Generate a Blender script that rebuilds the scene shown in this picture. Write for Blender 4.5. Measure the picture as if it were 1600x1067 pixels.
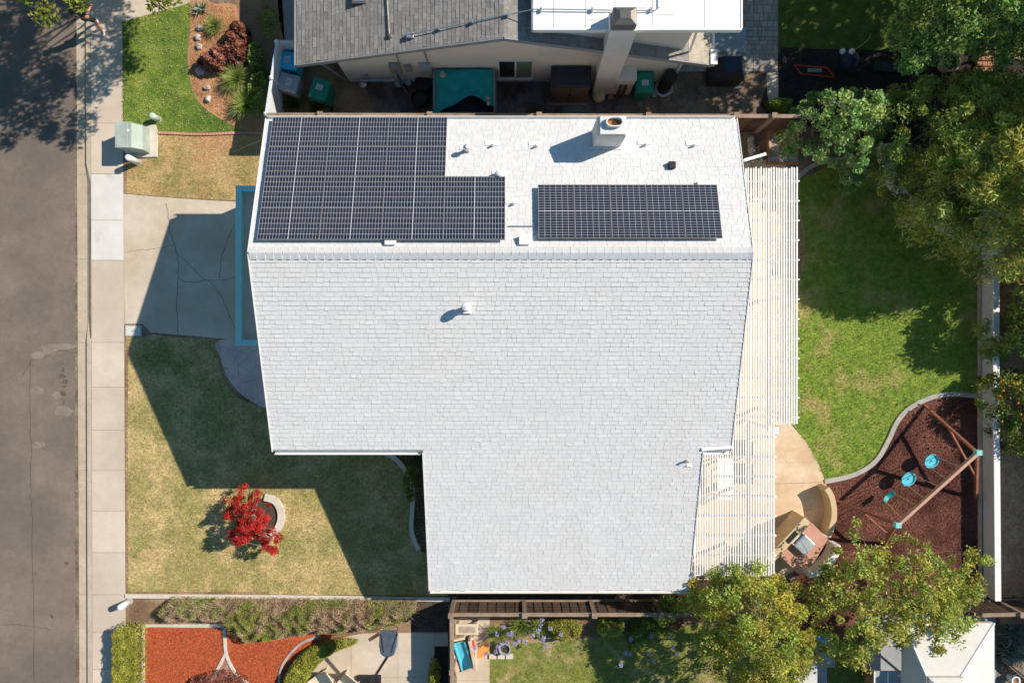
import bpy, math, random
import numpy as np
from mathutils import Vector, Matrix, Euler
random.seed(7); RNG = np.random.default_rng(7)
S = bpy.context.scene
for o in list(bpy.data.objects): bpy.data.objects.remove(o)
COL = S.collection

# ---------------------------------------------------------------- camera, sky, sun, exposure
H = 24.5; F = 1067.0                       # drone height above the yard, focal length in photo pixels
cam = bpy.data.objects.new('camera', bpy.data.cameras.new('camera')); COL.objects.link(cam)
cam.location = (0, 0, H); cam.rotation_euler = (0, 0, 0)
cam.data.sensor_width = 36; cam.data.lens = 36*F/1600; cam.data.clip_end = 2000
S.camera = cam
SUN = Vector((1.13, 0.485, 1.0)).normalized()
w = bpy.data.worlds.new('World'); S.world = w; w.use_nodes = True
nt = w.node_tree; nt.nodes.clear()
sky = nt.nodes.new('ShaderNodeTexSky'); sky.sky_type = 'NISHITA'; sky.sun_disc = False
sky.sun_elevation = math.asin(SUN.z); sky.sun_rotation = math.atan2(SUN.x, SUN.y)
sky.air_density = 1.6; sky.dust_density = 0.3; sky.ozone_density = 3.0
bg = nt.nodes.new('ShaderNodeBackground'); bg.inputs[1].default_value = 0.062
wo = nt.nodes.new('ShaderNodeOutputWorld')
mx = nt.nodes.new('ShaderNodeMix'); mx.data_type = 'RGBA'; mx.blend_type = 'MULTIPLY'; mx.inputs[0].default_value = 1
mx.inputs[7].default_value = (.78, 1.09, 1.21, 1)          # deep clear-sky blue
nt.links.new(sky.outputs[0], mx.inputs[6]); nt.links.new(mx.outputs[2], bg.inputs[0]); nt.links.new(bg.outputs[0], wo.inputs[0])
sl = bpy.data.lights.new('sun', 'SUN'); sl.energy = 4.9; sl.angle = math.radians(0.5); sl.color = (1, 0.905, 0.79)
so = bpy.data.objects.new('sun', sl); COL.objects.link(so)
so.rotation_euler = (-SUN).to_track_quat('-Z', 'Y').to_euler()
S.view_settings.view_transform = 'Standard'; S.view_settings.look = 'None'
S.view_settings.exposure = 0.25; S.view_settings.gamma = 1
S.render.engine = 'CYCLES'; S.render.resolution_x = 1024; S.render.resolution_y = 682

# ---------------------------------------------------------------- helpers
def at(px, py, z=0.0):
    k = (H - z)/F
    return Vector(((px-800)*k, -(py-533.5)*k, z))
def gp(pts, z=0.0): return [tuple(at(x, y, z)[:2]) for x, y in pts]
def smooth(pts, n=8, closed=False):
    P = [Vector(p) for p in pts]; m = len(P); out = []
    rng_ = range(m) if closed else range(m-1)
    for i in rng_:
        if closed: p0, p1, p2, p3 = P[(i-1) % m], P[i], P[(i+1) % m], P[(i+2) % m]
        else: p0, p1, p2, p3 = P[max(i-1, 0)], P[i], P[i+1], P[min(i+2, m-1)]
        for k in range(n):
            t = k/n
            out.append(tuple(0.5*((2*p1)+(-p0+p2)*t+(2*p0-5*p1+4*p2-p3)*t*t+(-p0+3*p1-3*p2+p3)*t**3)))
    if not closed: out.append(tuple(P[-1]))
    return out
def ribbon(pts, wd):
    P = [Vector((p[0], p[1])) for p in pts]; L, R = [], []
    for i, p in enumerate(P):
        d = (P[min(i+1, len(P)-1)]-P[max(i-1, 0)]).normalized(); n = Vector((-d.y, d.x))*wd/2
        L.append(tuple(p+n)); R.append(tuple(p-n))
    return L, R
def inside(P, poly):
    x, y = P[:, 0], P[:, 1]; res = np.zeros(len(P), bool); n = len(poly); j = n-1
    for i in range(n):
        xi, yi = poly[i]; xj, yj = poly[j]
        c = ((yi > y) != (yj > y)) & (x < (xj-xi)*(y-yi)/((yj-yi) or 1e-9)+xi)
        res ^= c; j = i
    return res
def edge_dist(P, poly):
    d = np.full(len(P), 1e9); n = len(poly)
    for i in range(n):
        a = np.array(poly[i]); b = np.array(poly[(i+1) % n]); ab = b-a
        t = np.clip(((P-a)@ab)/(ab@ab+1e-9), 0, 1)
        d = np.minimum(d, np.linalg.norm(P-(a+t[:, None]*ab), axis=1))
    return d
def sample_poly(poly, n):
    A = np.array(poly); lo, hi = A.min(0), A.max(0); out = np.zeros((0, 2))
    while len(out) < n:
        p = RNG.uniform(lo, hi, (n*2+20, 2)); out = np.vstack([out, p[inside(p, poly)]])
    return out[:n]
def area(poly):
    return abs(sum(poly[i-1][0]*poly[i][1]-poly[i][0]*poly[i-1][1] for i in range(len(poly))))/2

# ---- materials
M = {}
def mat(name, c1, c2=None, scale=3.0, rough=0.8, bump=0.0, bscale=40.0, c3=None, scale3=0.4, metal=0.0, detail=6,
        tint=False, spec=0.3, lo=0.35, hi=0.65, trans=0.0, lo3=0.4, hi3=0.6, stretch=None, coat=0.0, grain=None, voro=None, vcol=None, vw=0.02):
    m = bpy.data.materials.new(name); m.use_nodes = True; n = m.node_tree.nodes; l = m.node_tree.links
    b = n['Principled BSDF']; b.inputs['Roughness'].default_value = rough; b.inputs['Metallic'].default_value = metal
    b.inputs['Specular IOR Level'].default_value = spec; b.inputs['Coat Weight'].default_value = coat
    tc = n.new('ShaderNodeTexCoord'); src = tc.outputs['Object']
    if stretch:
        mp = n.new('ShaderNodeMapping'); mp.inputs['Scale'].default_value = stretch; l.new(src, mp.inputs[0]); src = mp.outputs[0]
    def noise(sc, dt=detail):
        t = n.new('ShaderNodeTexNoise'); t.inputs['Scale'].default_value = sc; t.inputs['Detail'].default_value = dt
        t.inputs['Roughness'].default_value = 0.65
        l.new(src, t.inputs['Vector']); return t.outputs['Fac']
    def ramp(f, a, z):
        r = n.new('ShaderNodeMapRange'); r.inputs['From Min'].default_value = a; r.inputs['From Max'].default_value = z
        l.new(f, r.inputs['Value']); return r.outputs['Result']
    def mix(f, a, z, mode='MIX'):
        x = n.new('ShaderNodeMix'); x.data_type = 'RGBA'; x.blend_type = mode
        if isinstance(f, float): x.inputs[0].default_value = f
        else: l.new(f, x.inputs[0])
        for v, s in ((a, x.inputs[6]), (z, x.inputs[7])):
            if isinstance(v, tuple): s.default_value = (*v, 1)
            else: l.new(v, s)
        return x.outputs[2]
    col = mix(ramp(noise(scale), lo, hi), tuple(c1), tuple(c2 or c1))
    if c3: col = mix(ramp(noise(scale3, 3), lo3, hi3), col, tuple(c3))
    if voro:
        v = n.new('ShaderNodeTexVoronoi'); v.feature = 'DISTANCE_TO_EDGE'; v.inputs['Scale'].default_value = voro; l.new(src, v.inputs['Vector'])
        col = mix(ramp(v.outputs['Distance'], 0.0, vw), tuple(vcol), col)
    if grain:                                  # fine speckle and mottling of the surface itself
        for gs, ga in grain:
            r = n.new('ShaderNodeMapRange'); r.inputs['From Min'].default_value = .3; r.inputs['From Max'].default_value = .7
            r.inputs['To Min'].default_value = 1-ga; r.inputs['To Max'].default_value = 1+ga
            l.new(noise(gs, 2), r.inputs['Value']); cb = n.new('ShaderNodeCombineColor')
            for q in range(3): l.new(r.outputs['Result'], cb.inputs[q])
            col = mix(1.0, col, cb.outputs[0], 'MULTIPLY')
    if tint:
        a = n.new('ShaderNodeAttribute'); a.attribute_name = 'tint'; col = mix(1.0, col, a.outputs['Color'], 'MULTIPLY')
    l.new(col, b.inputs['Base Color'])
    if bump:
        bp = n.new('ShaderNodeBump'); bp.inputs['Strength'].default_value = bump; bp.inputs['Distance'].default_value = 0.02
        l.new(noise(bscale, 4), bp.inputs['Height']); l.new(bp.outputs[0], b.inputs['Normal'])
    if trans:
        t = n.new('ShaderNodeBsdfTranslucent'); l.new(mix(1.0, col, (1.0, 1.0, 0.55), 'MULTIPLY'), t.inputs[0])
        ms = n.new('ShaderNodeMixShader'); ms.inputs[0].default_value = trans
        l.new(b.outputs[0], ms.inputs[1]); l.new(t.outputs[0], ms.inputs[2])
        l.new(ms.outputs[0], n['Material Output'].inputs[0])
    M[name] = m; return m

# ---- objects
def tagp(o, label=None, cat=None, group=None, kind=None):
    if label: o['label'] = label
    if cat: o['category'] = cat
    if group: o['group'] = group
    if kind: o['kind'] = kind
    return o
def thing(name, label, cat, loc, group=None, rot=None):
    o = bpy.data.objects.new(name, None); COL.objects.link(o); o.location = loc; o.empty_display_size = 0.2
    if rot: o.rotation_euler = rot
    o['wl'] = [float(v) for v in loc]
    return tagp(o, label, cat, group)
def wloc(p):
    if p is None: return Vector((0, 0, 0))
    return Vector(p.get('wl', (0, 0, 0)))
class MB:
    def __init__(s, T=None): s.v = []; s.f = []; s.t = []; s.T = T or Matrix(); s.sm = False
    def add(s, vs, fs, tint=1.0):
        b = len(s.v)
        for v in vs: s.v.append(tuple(s.T @ Vector(v)))
        for f in fs: s.f.append(tuple(b+i for i in f)); s.t.append(tint)
        return s
    def box(s, x0, x1, y0, y1, z0, z1, tint=1.0):
        vs = [(x, y, z) for z in (z0, z1) for y in (y0, y1) for x in (x0, x1)]
        return s.add(vs, [(0, 2, 3, 1), (4, 5, 7, 6), (0, 1, 5, 4), (1, 3, 7, 5), (3, 2, 6, 7), (2, 0, 4, 6)], tint)
    def bar(s, a, b, wd, h, tint=1.0, up=(0, 0, 1)):
        a = Vector(a); b = Vector(b); d = (b-a).normalized(); u = Vector(up)
        if abs(d.dot(u)) > .99: u = Vector((0, 1, 0))
        sd = d.cross(u).normalized()*wd/2; uu = sd.cross(d).normalized()*h/2
        vs = [p+i*sd+j*uu for p in (a, b) for i, j in ((-1, -1), (1, -1), (1, 1), (-1, 1))]
        return s.add(vs, [(3, 2, 1, 0), (4, 5, 6, 7), (0, 1, 5, 4), (1, 2, 6, 5), (2, 3, 7, 6), (3, 0, 4, 7)], tint)
    def prism(s, poly, z0, z1, tint=1.0):
        n = len(poly)
        if sum(poly[i-1][0]*poly[i][1]-poly[i][0]*poly[i-1][1] for i in range(n)) < 0: poly = poly[::-1]
        vs = [(x, y, z0) for x, y in poly]+[(x, y, z1) for x, y in poly]
        return s.add(vs, [tuple(range(n-1, -1, -1)), tuple(range(n, 2*n))]+[(i, (i+1) % n, n+(i+1) % n, n+i) for i in range(n)], tint)
    def strip(s, pts, wd, z0, z1, tint=1.0):
        L, R = ribbon(pts, wd); n = len(L)
        vs = [(*p, z0) for p in L]+[(*p, z0) for p in R]+[(*p, z1) for p in L]+[(*p, z1) for p in R]
        fs = []
        for i in range(n-1):
            fs += [(2*n+i, 3*n+i, 3*n+i+1, 2*n+i+1), (i+1, n+i+1, n+i, i), (i, 2*n+i, 2*n+i+1, i+1), (n+i+1, 3*n+i+1, 3*n+i, n+i)]
        fs += [(0, n, 3*n, 2*n), (2*n-1, n-1, 3*n-1, 4*n-1)]
        return s.add(vs, fs, tint)
    def tube(s, pts, r, n=8, cap=True, tint=1.0):
        P = [Vector(p) for p in pts]; rs = r if isinstance(r, (list, tuple)) else [r]*len(P)
        vs = []; fs = []
        for i, p in enumerate(P):
            d = (P[min(i+1, len(P)-1)]-P[max(i-1, 0)]).normalized()
            u = d.cross(Vector((0, 0, 1)) if abs(d.z) < .9 else Vector((1, 0, 0))).normalized(); v = d.cross(u)
            for k in range(n):
                a = 2*math.pi*k/n; vs.append(p+(u*math.cos(a)+v*math.sin(a))*rs[i])
        for i in range(len(P)-1):
            for k in range(n):
                fs.append((i*n+k, i*n+(k+1) % n, (i+1)*n+(k+1) % n, (i+1)*n+k))
        if cap: fs += [tuple(range(n))[::-1], tuple((len(P)-1)*n+k for k in range(n))]
        return s.add(vs, fs, tint)
    def lathe(s, c, prof, n=20, sx=1.0, sy=1.0, tint=1.0):
        c = Vector(c); vs = []; fs = []
        for r, z in prof:
            for k in range(n):
                a = 2*math.pi*k/n; vs.append((c.x+r*sx*math.cos(a), c.y+r*sy*math.sin(a), c.z+z))
        m = len(prof)
        for i in range(m-1):
            for k in range(n): fs.append((i*n+k, i*n+(k+1) % n, (i+1)*n+(k+1) % n, (i+1)*n+k))
        fs += [tuple(range(n))[::-1], tuple((m-1)*n+k for k in range(n))]
        return s.add(vs, fs, tint)
    def blob(s, c, rx, ry, rz, n=10, jit=0.12, tint=1.0):
        vs = []; fs = []; m = 7
        for i in range(m+1):
            th = math.pi*i/m
            for k in range(n):
                a = 2*math.pi*k/n; j = 1+random.uniform(-jit, jit)
                vs.append((c[0]+rx*math.sin(th)*math.cos(a)*j, c[1]+ry*math.sin(th)*math.sin(a)*j, c[2]+rz*math.cos(th)*j))
        for i in range(m):
            for k in range(n): fs.append((i*n+k, (i+1)*n+k, (i+1)*n+(k+1) % n, i*n+(k+1) % n))
        return s.add(vs, fs, tint)
    def build(s, name, m, parent=None, bevel=0, smooth=False, local=False, label=None, cat=None, group=None, kind=None):
        me = bpy.data.meshes.new(name); o = wloc(parent) if not local else Vector((0, 0, 0))
        me.from_pydata([tuple(Vector(v)-o) for v in s.v], [], s.f)
        if True:
            ca = me.color_attributes.new('tint', 'FLOAT_COLOR', 'CORNER'); i = 0
            arr = np.ones((len(me.loops), 4), np.float32)
            for p, t in zip(me.polygons, s.t):
                arr[p.loop_start:p.loop_start+p.loop_total, :3] = t
            ca.data.foreach_set('color', arr.ravel())
        me.validate()
        ob = bpy.data.objects.new(name, me); COL.objects.link(ob)
        me.materials.append(M[m] if isinstance(m, str) else m)
        if parent is not None: ob.parent = parent; ob['wl'] = [float(v) for v in wloc(parent)]
        if smooth:
            for p in me.polygons: p.use_smooth = True
        if bevel:
            b = ob.modifiers.new('bevel', 'BEVEL'); b.width = bevel; b.segments = 2; b.limit_method = 'ANGLE'
        return tagp(ob, label, cat, group, kind)
def fast_mesh(name, verts, nper, m, parent=None, tints=None, **kw):
    """verts (N*nper,3): N separate polygons"""
    n = len(verts)//nper; me = bpy.data.meshes.new(name)
    v = (verts-np.array(wloc(parent))).astype(np.float32)
    me.vertices.add(len(v)); me.vertices.foreach_set('co', v.ravel())
    me.loops.add(n*nper); me.loops.foreach_set('vertex_index', np.arange(n*nper, dtype=np.int32))
    me.polygons.add(n); me.polygons.foreach_set('loop_start', np.arange(0, n*nper, nper, dtype=np.int32))
    me.polygons.foreach_set('loop_total', np.full(n, nper, np.int32)); me.update(calc_edges=True)
    if tints is None: tints = np.ones((n, 3))
    ca = me.color_attributes.new('tint', 'FLOAT_COLOR', 'CORNER'); a = np.ones((n, nper, 4), np.float32)
    a[:, :, :3] = tints[:, None, :]; ca.data.foreach_set('color', a.ravel())
    ob = bpy.data.objects.new(name, me); COL.objects.link(ob); me.materials.append(M[m])
    if parent is not None: ob.parent = parent; ob['wl'] = [float(q) for q in wloc(parent)]
    return tagp(ob, **kw)
def unit(a): return a/np.maximum(np.linalg.norm(a, axis=1, keepdims=True), 1e-9)
def leaves(C, size, aspect=0.45, flat=0.5, grow=None):
    """rhombic leaves centred on C; flat 0..1 = how level they lie"""
    n = len(C); nrm = unit(RNG.normal(size=(n, 3))*(1-flat)+np.array([0, 0, 1.0])*flat)
    d = RNG.normal(size=(n, 3)) if grow is None else grow+RNG.normal(size=(n, 3))*0.5
    a = unit(d-nrm*np.sum(d*nrm, 1, keepdims=True)); b = np.cross(nrm, a)
    s = (size*RNG.uniform(.6, 1.3, n))[:, None]
    V = np.stack([C-a*s, C+b*s*aspect+a*s*.1, C+a*s, C-b*s*aspect+a*s*.1], 1)
    return V.reshape(-1, 3)
def tintn(n, v=0.25, warm=0.12):
    t = RNG.uniform(1-v, 1+v, (n, 1))*np.ones((1, 3)); t[:, 0] *= RNG.uniform(1-warm, 1+warm*2, n); return t

# ---- vegetation
def tree(name, label, cat, base, crown_px, z_lo, z_hi, n_cl, n_leaf, leaf, m, bark='bark', clr=0.28, group=None, aspect=0.45,
         flat=0.45, tr=0.12, world=False, droop=0.0, cvar=0.22, upper=0.55, closed_n=4):
    zm = z_lo+(z_hi-z_lo)*.6
    poly = smooth(crown_px, closed_n, True); poly = list(poly) if world else gp(poly, zm)
    b = Vector((*base, 0)) if world else at(*base)
    root = thing(name, label, cat, b, group)
    P = sample_poly(poly, n_cl); d = edge_dist(P, poly); dm = max(d.max(), 1e-3)
    top = z_lo+(z_hi-z_lo)*np.sqrt(np.clip(d/dm, 0, 1))
    fr = np.where(RNG.random(n_cl) < upper, RNG.uniform(.85, 1.05, n_cl), RNG.uniform(0.1, 1, n_cl))
    Z = z_lo-0.3*clr+(top-z_lo)*fr+RNG.normal(0, .08, n_cl)
    C = np.column_stack([P, Z])
    # clump leaves
    rr = clr*RNG.uniform(.55, 1.45, n_cl)
    idx = np.repeat(np.arange(n_cl), n_leaf)
    off = unit(RNG.normal(size=(len(idx), 3)))*(RNG.random(len(idx))**.45)[:, None]*rr[idx][:, None]*np.array([1, 1, .6])
    off[:, 2] -= droop*np.hypot(off[:, 0], off[:, 1])
    L = C[idx]+off
    ct = tintn(n_cl, cvar, .14)
    tt = ct[idx]*tintn(len(idx), .2, .08)
    fast_mesh('crown', leaves(L, leaf, aspect, flat, off), 4, m, root, tt)
    # trunk and limbs
    cen = np.array([C[:, 0].mean(), C[:, 1].mean()])
    k = 7
    far = C[RNG.choice(n_cl, min(k, n_cl), replace=False)]
    tb = b+Vector((0, 0, 0)); fork = Vector((b.x+(cen[0]-b.x)*.3, b.y+(cen[1]-b.y)*.3, max(z_lo*.55, .25)))
    t = MB(); t.tube([tb, tb.lerp(fork, .5)+Vector((.05, .03, 0)), fork], [tr, tr*.8, tr*.7], 8)
    t.build('trunk', bark, root, smooth=True)
    br = MB(); nodes = []
    for q in far:
        e = Vector(q); mid = fork.lerp(e, .5)+Vector((random.uniform(-.2, .2), random.uniform(-.2, .2), (e.z-fork.z)*.2))
        m1 = fork.lerp(mid, .5)+Vector((random.uniform(-.12, .12), random.uniform(-.12, .12), 0)); m2 = mid.lerp(e, .5)+Vector((random.uniform(-.2, .2), random.uniform(-.2, .2), -.05))
        br.tube([fork, m1, mid, m2, e-Vector((0, 0, .12))], [tr*.5, tr*.38, tr*.26, tr*.15, tr*.06], 6); nodes += [fork.lerp(mid, .7), mid, mid.lerp(e, .6), e]
    for q in C[RNG.choice(n_cl, min(n_cl, 90), replace=False)]:
        e = Vector(q); s_ = min(nodes, key=lambda p: (p-e).length)
        j = lambda q: Vector((random.gauss(0, q), random.gauss(0, q), random.gauss(0, q*.5))); L_ = (e-s_).length
        br.tube([s_, s_.lerp(e, .3)+j(L_*.08), s_.lerp(e, .65)+j(L_*.09), e-Vector((0, 0, .05))], [min(tr*.13, .012)+.002, min(tr*.1, .009)+.001, .005, .003], 4, cap=False)
    br.build('branches', bark, root, smooth=True)
    return root
def leafmass(root, name, px_poly, z0, z1, n, leaf, m, aspect=.5, flat=.4, dome=True, edge=.25, cvar=.22, clump=0.13, world=False):
    """foliage hugging the top and sides of a shrub or hedge volume"""
    poly = px_poly if world else gp(px_poly, (z0+z1)/2)
    P = sample_poly(poly, n); d = edge_dist(P, poly)
    h = np.clip(d/edge, 0, 1); h = np.sqrt(1-(1-h)**2) if dome else np.clip(h*4, 0, 1)
    kx = np.sin(P[:, 0]*9+1.3*np.sin(P[:, 1]*7))*np.cos(P[:, 1]*8+np.sin(P[:, 0]*6))
    top = z0+(z1-z0)*(h*(1-clump)+clump*kx*h)
    z = np.where(RNG.random(n) < .7, top-RNG.random(n)*.08, z0+(top-z0)*RNG.random(n))
    C = np.column_stack([P, z]); t = tintn(n, .25, .12)*(1+cvar*kx[:, None])
    return fast_mesh(name, leaves(C, leaf, aspect, flat), 4, m, root, t)
def shrub(name, label, cat, c, r, h, m, n=1500, leaf=.05, ry=None, aspect=.5, group=None, flat=.35, bark='bark', seed=None, part='foliage'):
    b = at(*c); root = thing(name, label, cat, b, group); ry = ry or r
    jp = [(b.x+r*math.cos(a)*random.uniform(.85, 1.15), b.y+ry*math.sin(a)*random.uniform(.85, 1.15)) for a in [i*math.pi/6 for i in range(12)]]
    leafmass(root, part, smooth(jp, 3, True), 0.05, h, n, leaf, m, aspect, flat, edge=min(r, ry)*.8, world=True)
    for i in range(5):
        s = MB(); a = random.uniform(0, 6.28); q = random.uniform(.3, .6)
        s.tube([b, b+Vector((r*q*.5*math.cos(a), ry*q*.5*math.sin(a), h*.4)), b+Vector((r*q*math.cos(a), ry*q*math.sin(a), h*.75))], [.02, .014, .006], 5); s.build('stem', bark, root)
    return root
def straps(root, name, b, n, length, wd, m, h=.5, spread=1.0, cvar=.3):
    V = []; T = []
    b = np.array(b)
    for i in range(n):
        a = random.uniform(0, 2*math.pi); L = length*random.uniform(.5, 1.1); o = b+np.array([random.gauss(0, .06), random.gauss(0, .06), 0])
        d = np.array([math.cos(a), math.sin(a), 0]); sd = np.array([-math.sin(a), math.cos(a), 0])*wd/2
        e = random.uniform(.35, 1)*spread; hh = h*random.uniform(.6, 1.1); pr = None; tn = random.uniform(1-cvar, 1+cvar)
        for k in range(5):
            s = k/4; p = o+d*L*e*s+np.array([0, 0, hh*(2.1*s-1.5*s*s*e)]); ww = sd*(1-s*.92)
            cur = (p-ww, p+ww)
            if pr is not None: V += [pr[0], pr[1], cur[1], cur[0]]; T.append((tn, tn, tn))
            pr = cur
    return fast_mesh(name, np.array(V), 4, m, root, np.array(T))
def grass(name, poly, dens, m, lean=1.0, h=.045, holes=(), z=0.02, label='', wd=.012):
    n = int(area(poly)*dens); P = sample_poly(poly, n)
    for hp in holes: P = P[~inside(P, hp)]
    n = len(P); B = np.column_stack([P, np.full(n, z)])
    a = RNG.uniform(0, 2*math.pi, n); hh = h*RNG.uniform(.5, 1.3, n)
    d = np.column_stack([np.cos(a), np.sin(a), np.zeros(n)]); sd = np.column_stack([-np.sin(a), np.cos(a), np.zeros(n)])*wd/2
    tip = B+d*(hh*lean*RNG.uniform(.4, 1.2, n))[:, None]; tip[:, 2] += hh
    V = np.stack([B-sd, B+sd, tip], 1).reshape(-1, 3)
    return fast_mesh(name, V, 3, m, None, tintn(n, .38, .12), label=label, cat='grass', kind='stuff')
def patch(name, px, z, m, th=0.0, world=False, hole=None, **kw):
    poly = px if world else gp(px)
    b = MB(); b.prism(poly, z-max(th, .003), z); kw.setdefault('kind', 'structure')
    return b.build(name, m, **kw)
# ---------------------------------------------------------------- materials
mat('asphalt', (.195,.150,.118), (.26,.205,.165), .9, .9, .5, 120, (.165,.137,.115), .18, lo=.3, hi=.7, grain=((22,.10),(5,.07)))
mat('patch_asphalt', (.23,.185,.15), (.29,.24,.20), 2.5, .9, .4, 120)
mat('stain', (.10,.08,.065), (.14,.115,.095), 6, .8)
mat('gutter', (.46,.375,.27), (.56,.47,.36), 1.2, .85, .3, 60, (.48,.32,.18), .6, lo3=.58, hi3=.75, grain=((14,.08),(3,.05)))
mat('sidewalk', (.62,.52,.42), (.68,.58,.475), .8, .85, .15, 80, (.58,.48,.38), .35, tint=True, grain=((18,.035),(3,.03)))
mat('new_concrete', (.62,.60,.55), (.72,.70,.66), .9, .85, .15, 80, (.5,.5,.47), 1.2, lo3=.6, hi3=.75)
mat('driveway', (.58,.49,.38), (.65,.56,.45), .7, .85, .2, 70, (.54,.44,.33), .5, grain=((18,.04),(3,.05)))
mat('joint', (.28,.22,.16), (.38,.31,.23), 8, .9)
mat('crack', (.06,.05,.04), (.10,.08,.06), 8, .9)
mat('kerb_white', (.56,.50,.42), (.66,.61,.53), 3, .85, .3, 40)
mat('kerb_grey', (.36,.34,.30), (.46,.44,.40), 3, .85, .3, 40)
mat('soil', (.32,.20,.11), (.46,.31,.18), 1.6, .95, .8, 30, (.20,.125,.075), .5, grain=((14,.2),(4,.12)))
mat('east_soil', (.58,.34,.19), (.70,.45,.27), 1.4, .95, .6, 30, grain=((12,.2),(3,.2)))
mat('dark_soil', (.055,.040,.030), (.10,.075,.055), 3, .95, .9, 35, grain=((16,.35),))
mat('dirt_brown', (.13,.085,.055), (.20,.14,.095), 1.5, .95, .7, 30, (.26,.195,.135), .7, grain=((12,.2),(3,.15)))
mat('orange_mulch', (.46,.235,.11), (.60,.35,.19), 4, .95, .5, 60, (.38,.20,.10), 1.0, tint=True, grain=((16,.2),))
mat('red_mulch', (.40,.080,.028), (.56,.150,.060), 14, .95, .9, 70, tint=True)
mat('bark_mulch', (.14,.048,.032), (.28,.12,.085), 16, .95, 1.0, 60, (.10,.036,.026), .5, tint=True)
mat('black_mulch', (.022,.019,.017), (.05,.042,.036), 10, .95, .9, 60, tint=True)
mat('gravel', (.15,.14,.13), (.34,.31,.28), 22, .9, 1.0, 60, (.12,.08,.06), .7, tint=True)
mat('light_gravel', (.3,.28,.25), (.5,.47,.43), 25, .9, 1.0, 60)
mat('dry_lawn', (.53,.41,.19), (.24,.25,.07), .9, .95, .5, 60, (.37,.32,.12), .45, tint=True, lo=.44, hi=.64, lo3=.46, hi3=.60, grain=((9,.26),(28,.42),(2.5,.12)))
mat('brown_lawn', (.52,.37,.17), (.27,.24,.08), 1.2, .95, .5, 60, (.52,.31,.16), .6, tint=True, lo=.44, hi=.62, lo3=.50, hi3=.62, grain=((9,.16),(28,.22)))
mat('green_lawn', (.15,.24,.03), (.28,.33,.06), 2.2, .95, .5, 60, (.11,.19,.028), .8, tint=True, grain=((7,.2),(24,.25)))
mat('back_lawn', (.15,.25,.03), (.27,.35,.055), 2.5, .95, .5, 60, (.42,.36,.13), .5, tint=True, lo3=.53, hi3=.66, grain=((6,.24),(20,.26)))
mat('shade_lawn', (.07,.115,.02), (.13,.17,.035), 2.5, .95, .5, 60, tint=True, grain=((7,.2),(24,.25)))  # lawn green with the shade of the trees put into the colour
mat('south_lawn', (.17,.21,.04), (.42,.33,.15), 1.3, .95, .5, 60, (.22,.24,.05), .6, tint=True, lo=.45, hi=.6, grain=((7,.2),(24,.25)))
mat('stamped', (.66,.50,.33), (.76,.62,.45), 1.6, .7, .15, 60, (.60,.42,.26), .7, voro=1.6, vcol=(.46,.34,.22), vw=.012)
mat('stamped_grey', (.66,.50,.45), (.76,.60,.54), 1.3, .7, .15, 60, (.58,.43,.39), .6, voro=2.2, vcol=(.22,.18,.18), vw=.015)
mat('red_concrete', (.34,.17,.12), (.42,.24,.17), 2, .7, .2, 50)
mat('terracotta', (.50,.24,.16), (.60,.34,.25), 2, .8, .2, 50)
mat('flagstone', (.52,.34,.25), (.62,.50,.40), 2.2, .8, .2, 50, tint=True)
mat('paver', (.33,.31,.29), (.42,.39,.36), 5, .85, .3, 60, tint=True)
mat('tan_paver', (.50,.42,.30), (.62,.54,.42), 5, .85, .3, 60, tint=True)
mat('shingle_white', (.685,.678,.668), (.715,.708,.697), 8, .85, .35, 180, (.70,.685,.66), .35, tint=True, lo3=.5, hi3=.7, grain=((10,.03),(1.2,.015)))
mat('roof_gap', (.36,.36,.36), (.42,.42,.42), 5, .9)
mat('shingle_sunlit_tan', (.42,.37,.30), (.52,.46,.38), 6, .9, .5, 160, tint=True)  # sunlight on the lower east slope painted in as a lighter tan
mat('shingle_grey', (.25,.235,.215), (.32,.30,.28), 8, .9, .5, 160, tint=True)
mat('gap_dark', (.09,.085,.08), (.12,.11,.10), 5, .9)
mat('white_paint', (.80,.79,.77), (.84,.83,.81), 2, .5, .05, 40)
mat('stucco_white', (.74,.71,.66), (.80,.77,.72), 2.5, .9, .5, 90, (.70,.66,.60), .7)
mat('stucco_cream', (.82,.75,.65), (.86,.80,.71), 2.5, .9, .5, 90)
mat('membrane', (.80,.80,.79), (.84,.84,.83), 1.2, .6, .08, 30, (.78,.77,.74), .8)
mat('teal_paint', (.36,.76,.76), (.40,.80,.80), 3, .5, .1, 40)
mat('deck_tan', (.62,.52,.44), (.68,.58,.50), 2, .8, .2, 40)
mat('deck_grey', (.36,.34,.31), (.42,.40,.37), 2, .8, .2, 40)
mat('trim_grey', (.26,.26,.26), (.30,.30,.30), 3, .6)
mat('galv', (.45,.47,.48), (.58,.60,.60), 6, .35, metal=.8)
mat('dull_metal', (.12,.115,.11), (.17,.16,.15), 4, .5, metal=.5)
mat('rust', (.30,.11,.04), (.42,.19,.08), 6, .9, .4)
mat('soot', (.10,.045,.02), (.05,.03,.02), 6, .9)
mat('stained_cap', (.72,.69,.64), (.80,.78,.75), 3, .85, .3, 50, (.45,.35,.25), 5, lo3=.62, hi3=.75)
mat('black_plastic', (.018,.018,.02), (.03,.03,.032), 6, .5)
mat('black_cloth', (.02,.024,.03), (.04,.045,.055), 4, .55, .4, 15)
mat('cell', (.016,.020,.034), (.024,.029,.046), 4, .22, spec=.5, tint=True, coat=.3)
mat('backsheet', (.62,.62,.64), (.68,.68,.70), 3, .3)
mat('panel_frame', (.20,.17,.165), (.25,.22,.21), 3, .4, metal=.3)
mat('wood_weathered', (.24,.17,.12), (.36,.27,.20), 3, .9, .4, 30, tint=True, stretch=(1,1,6))
mat('wood_dark', (.085,.05,.035), (.15,.095,.065), 3, .9, .4, 30, tint=True)
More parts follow.
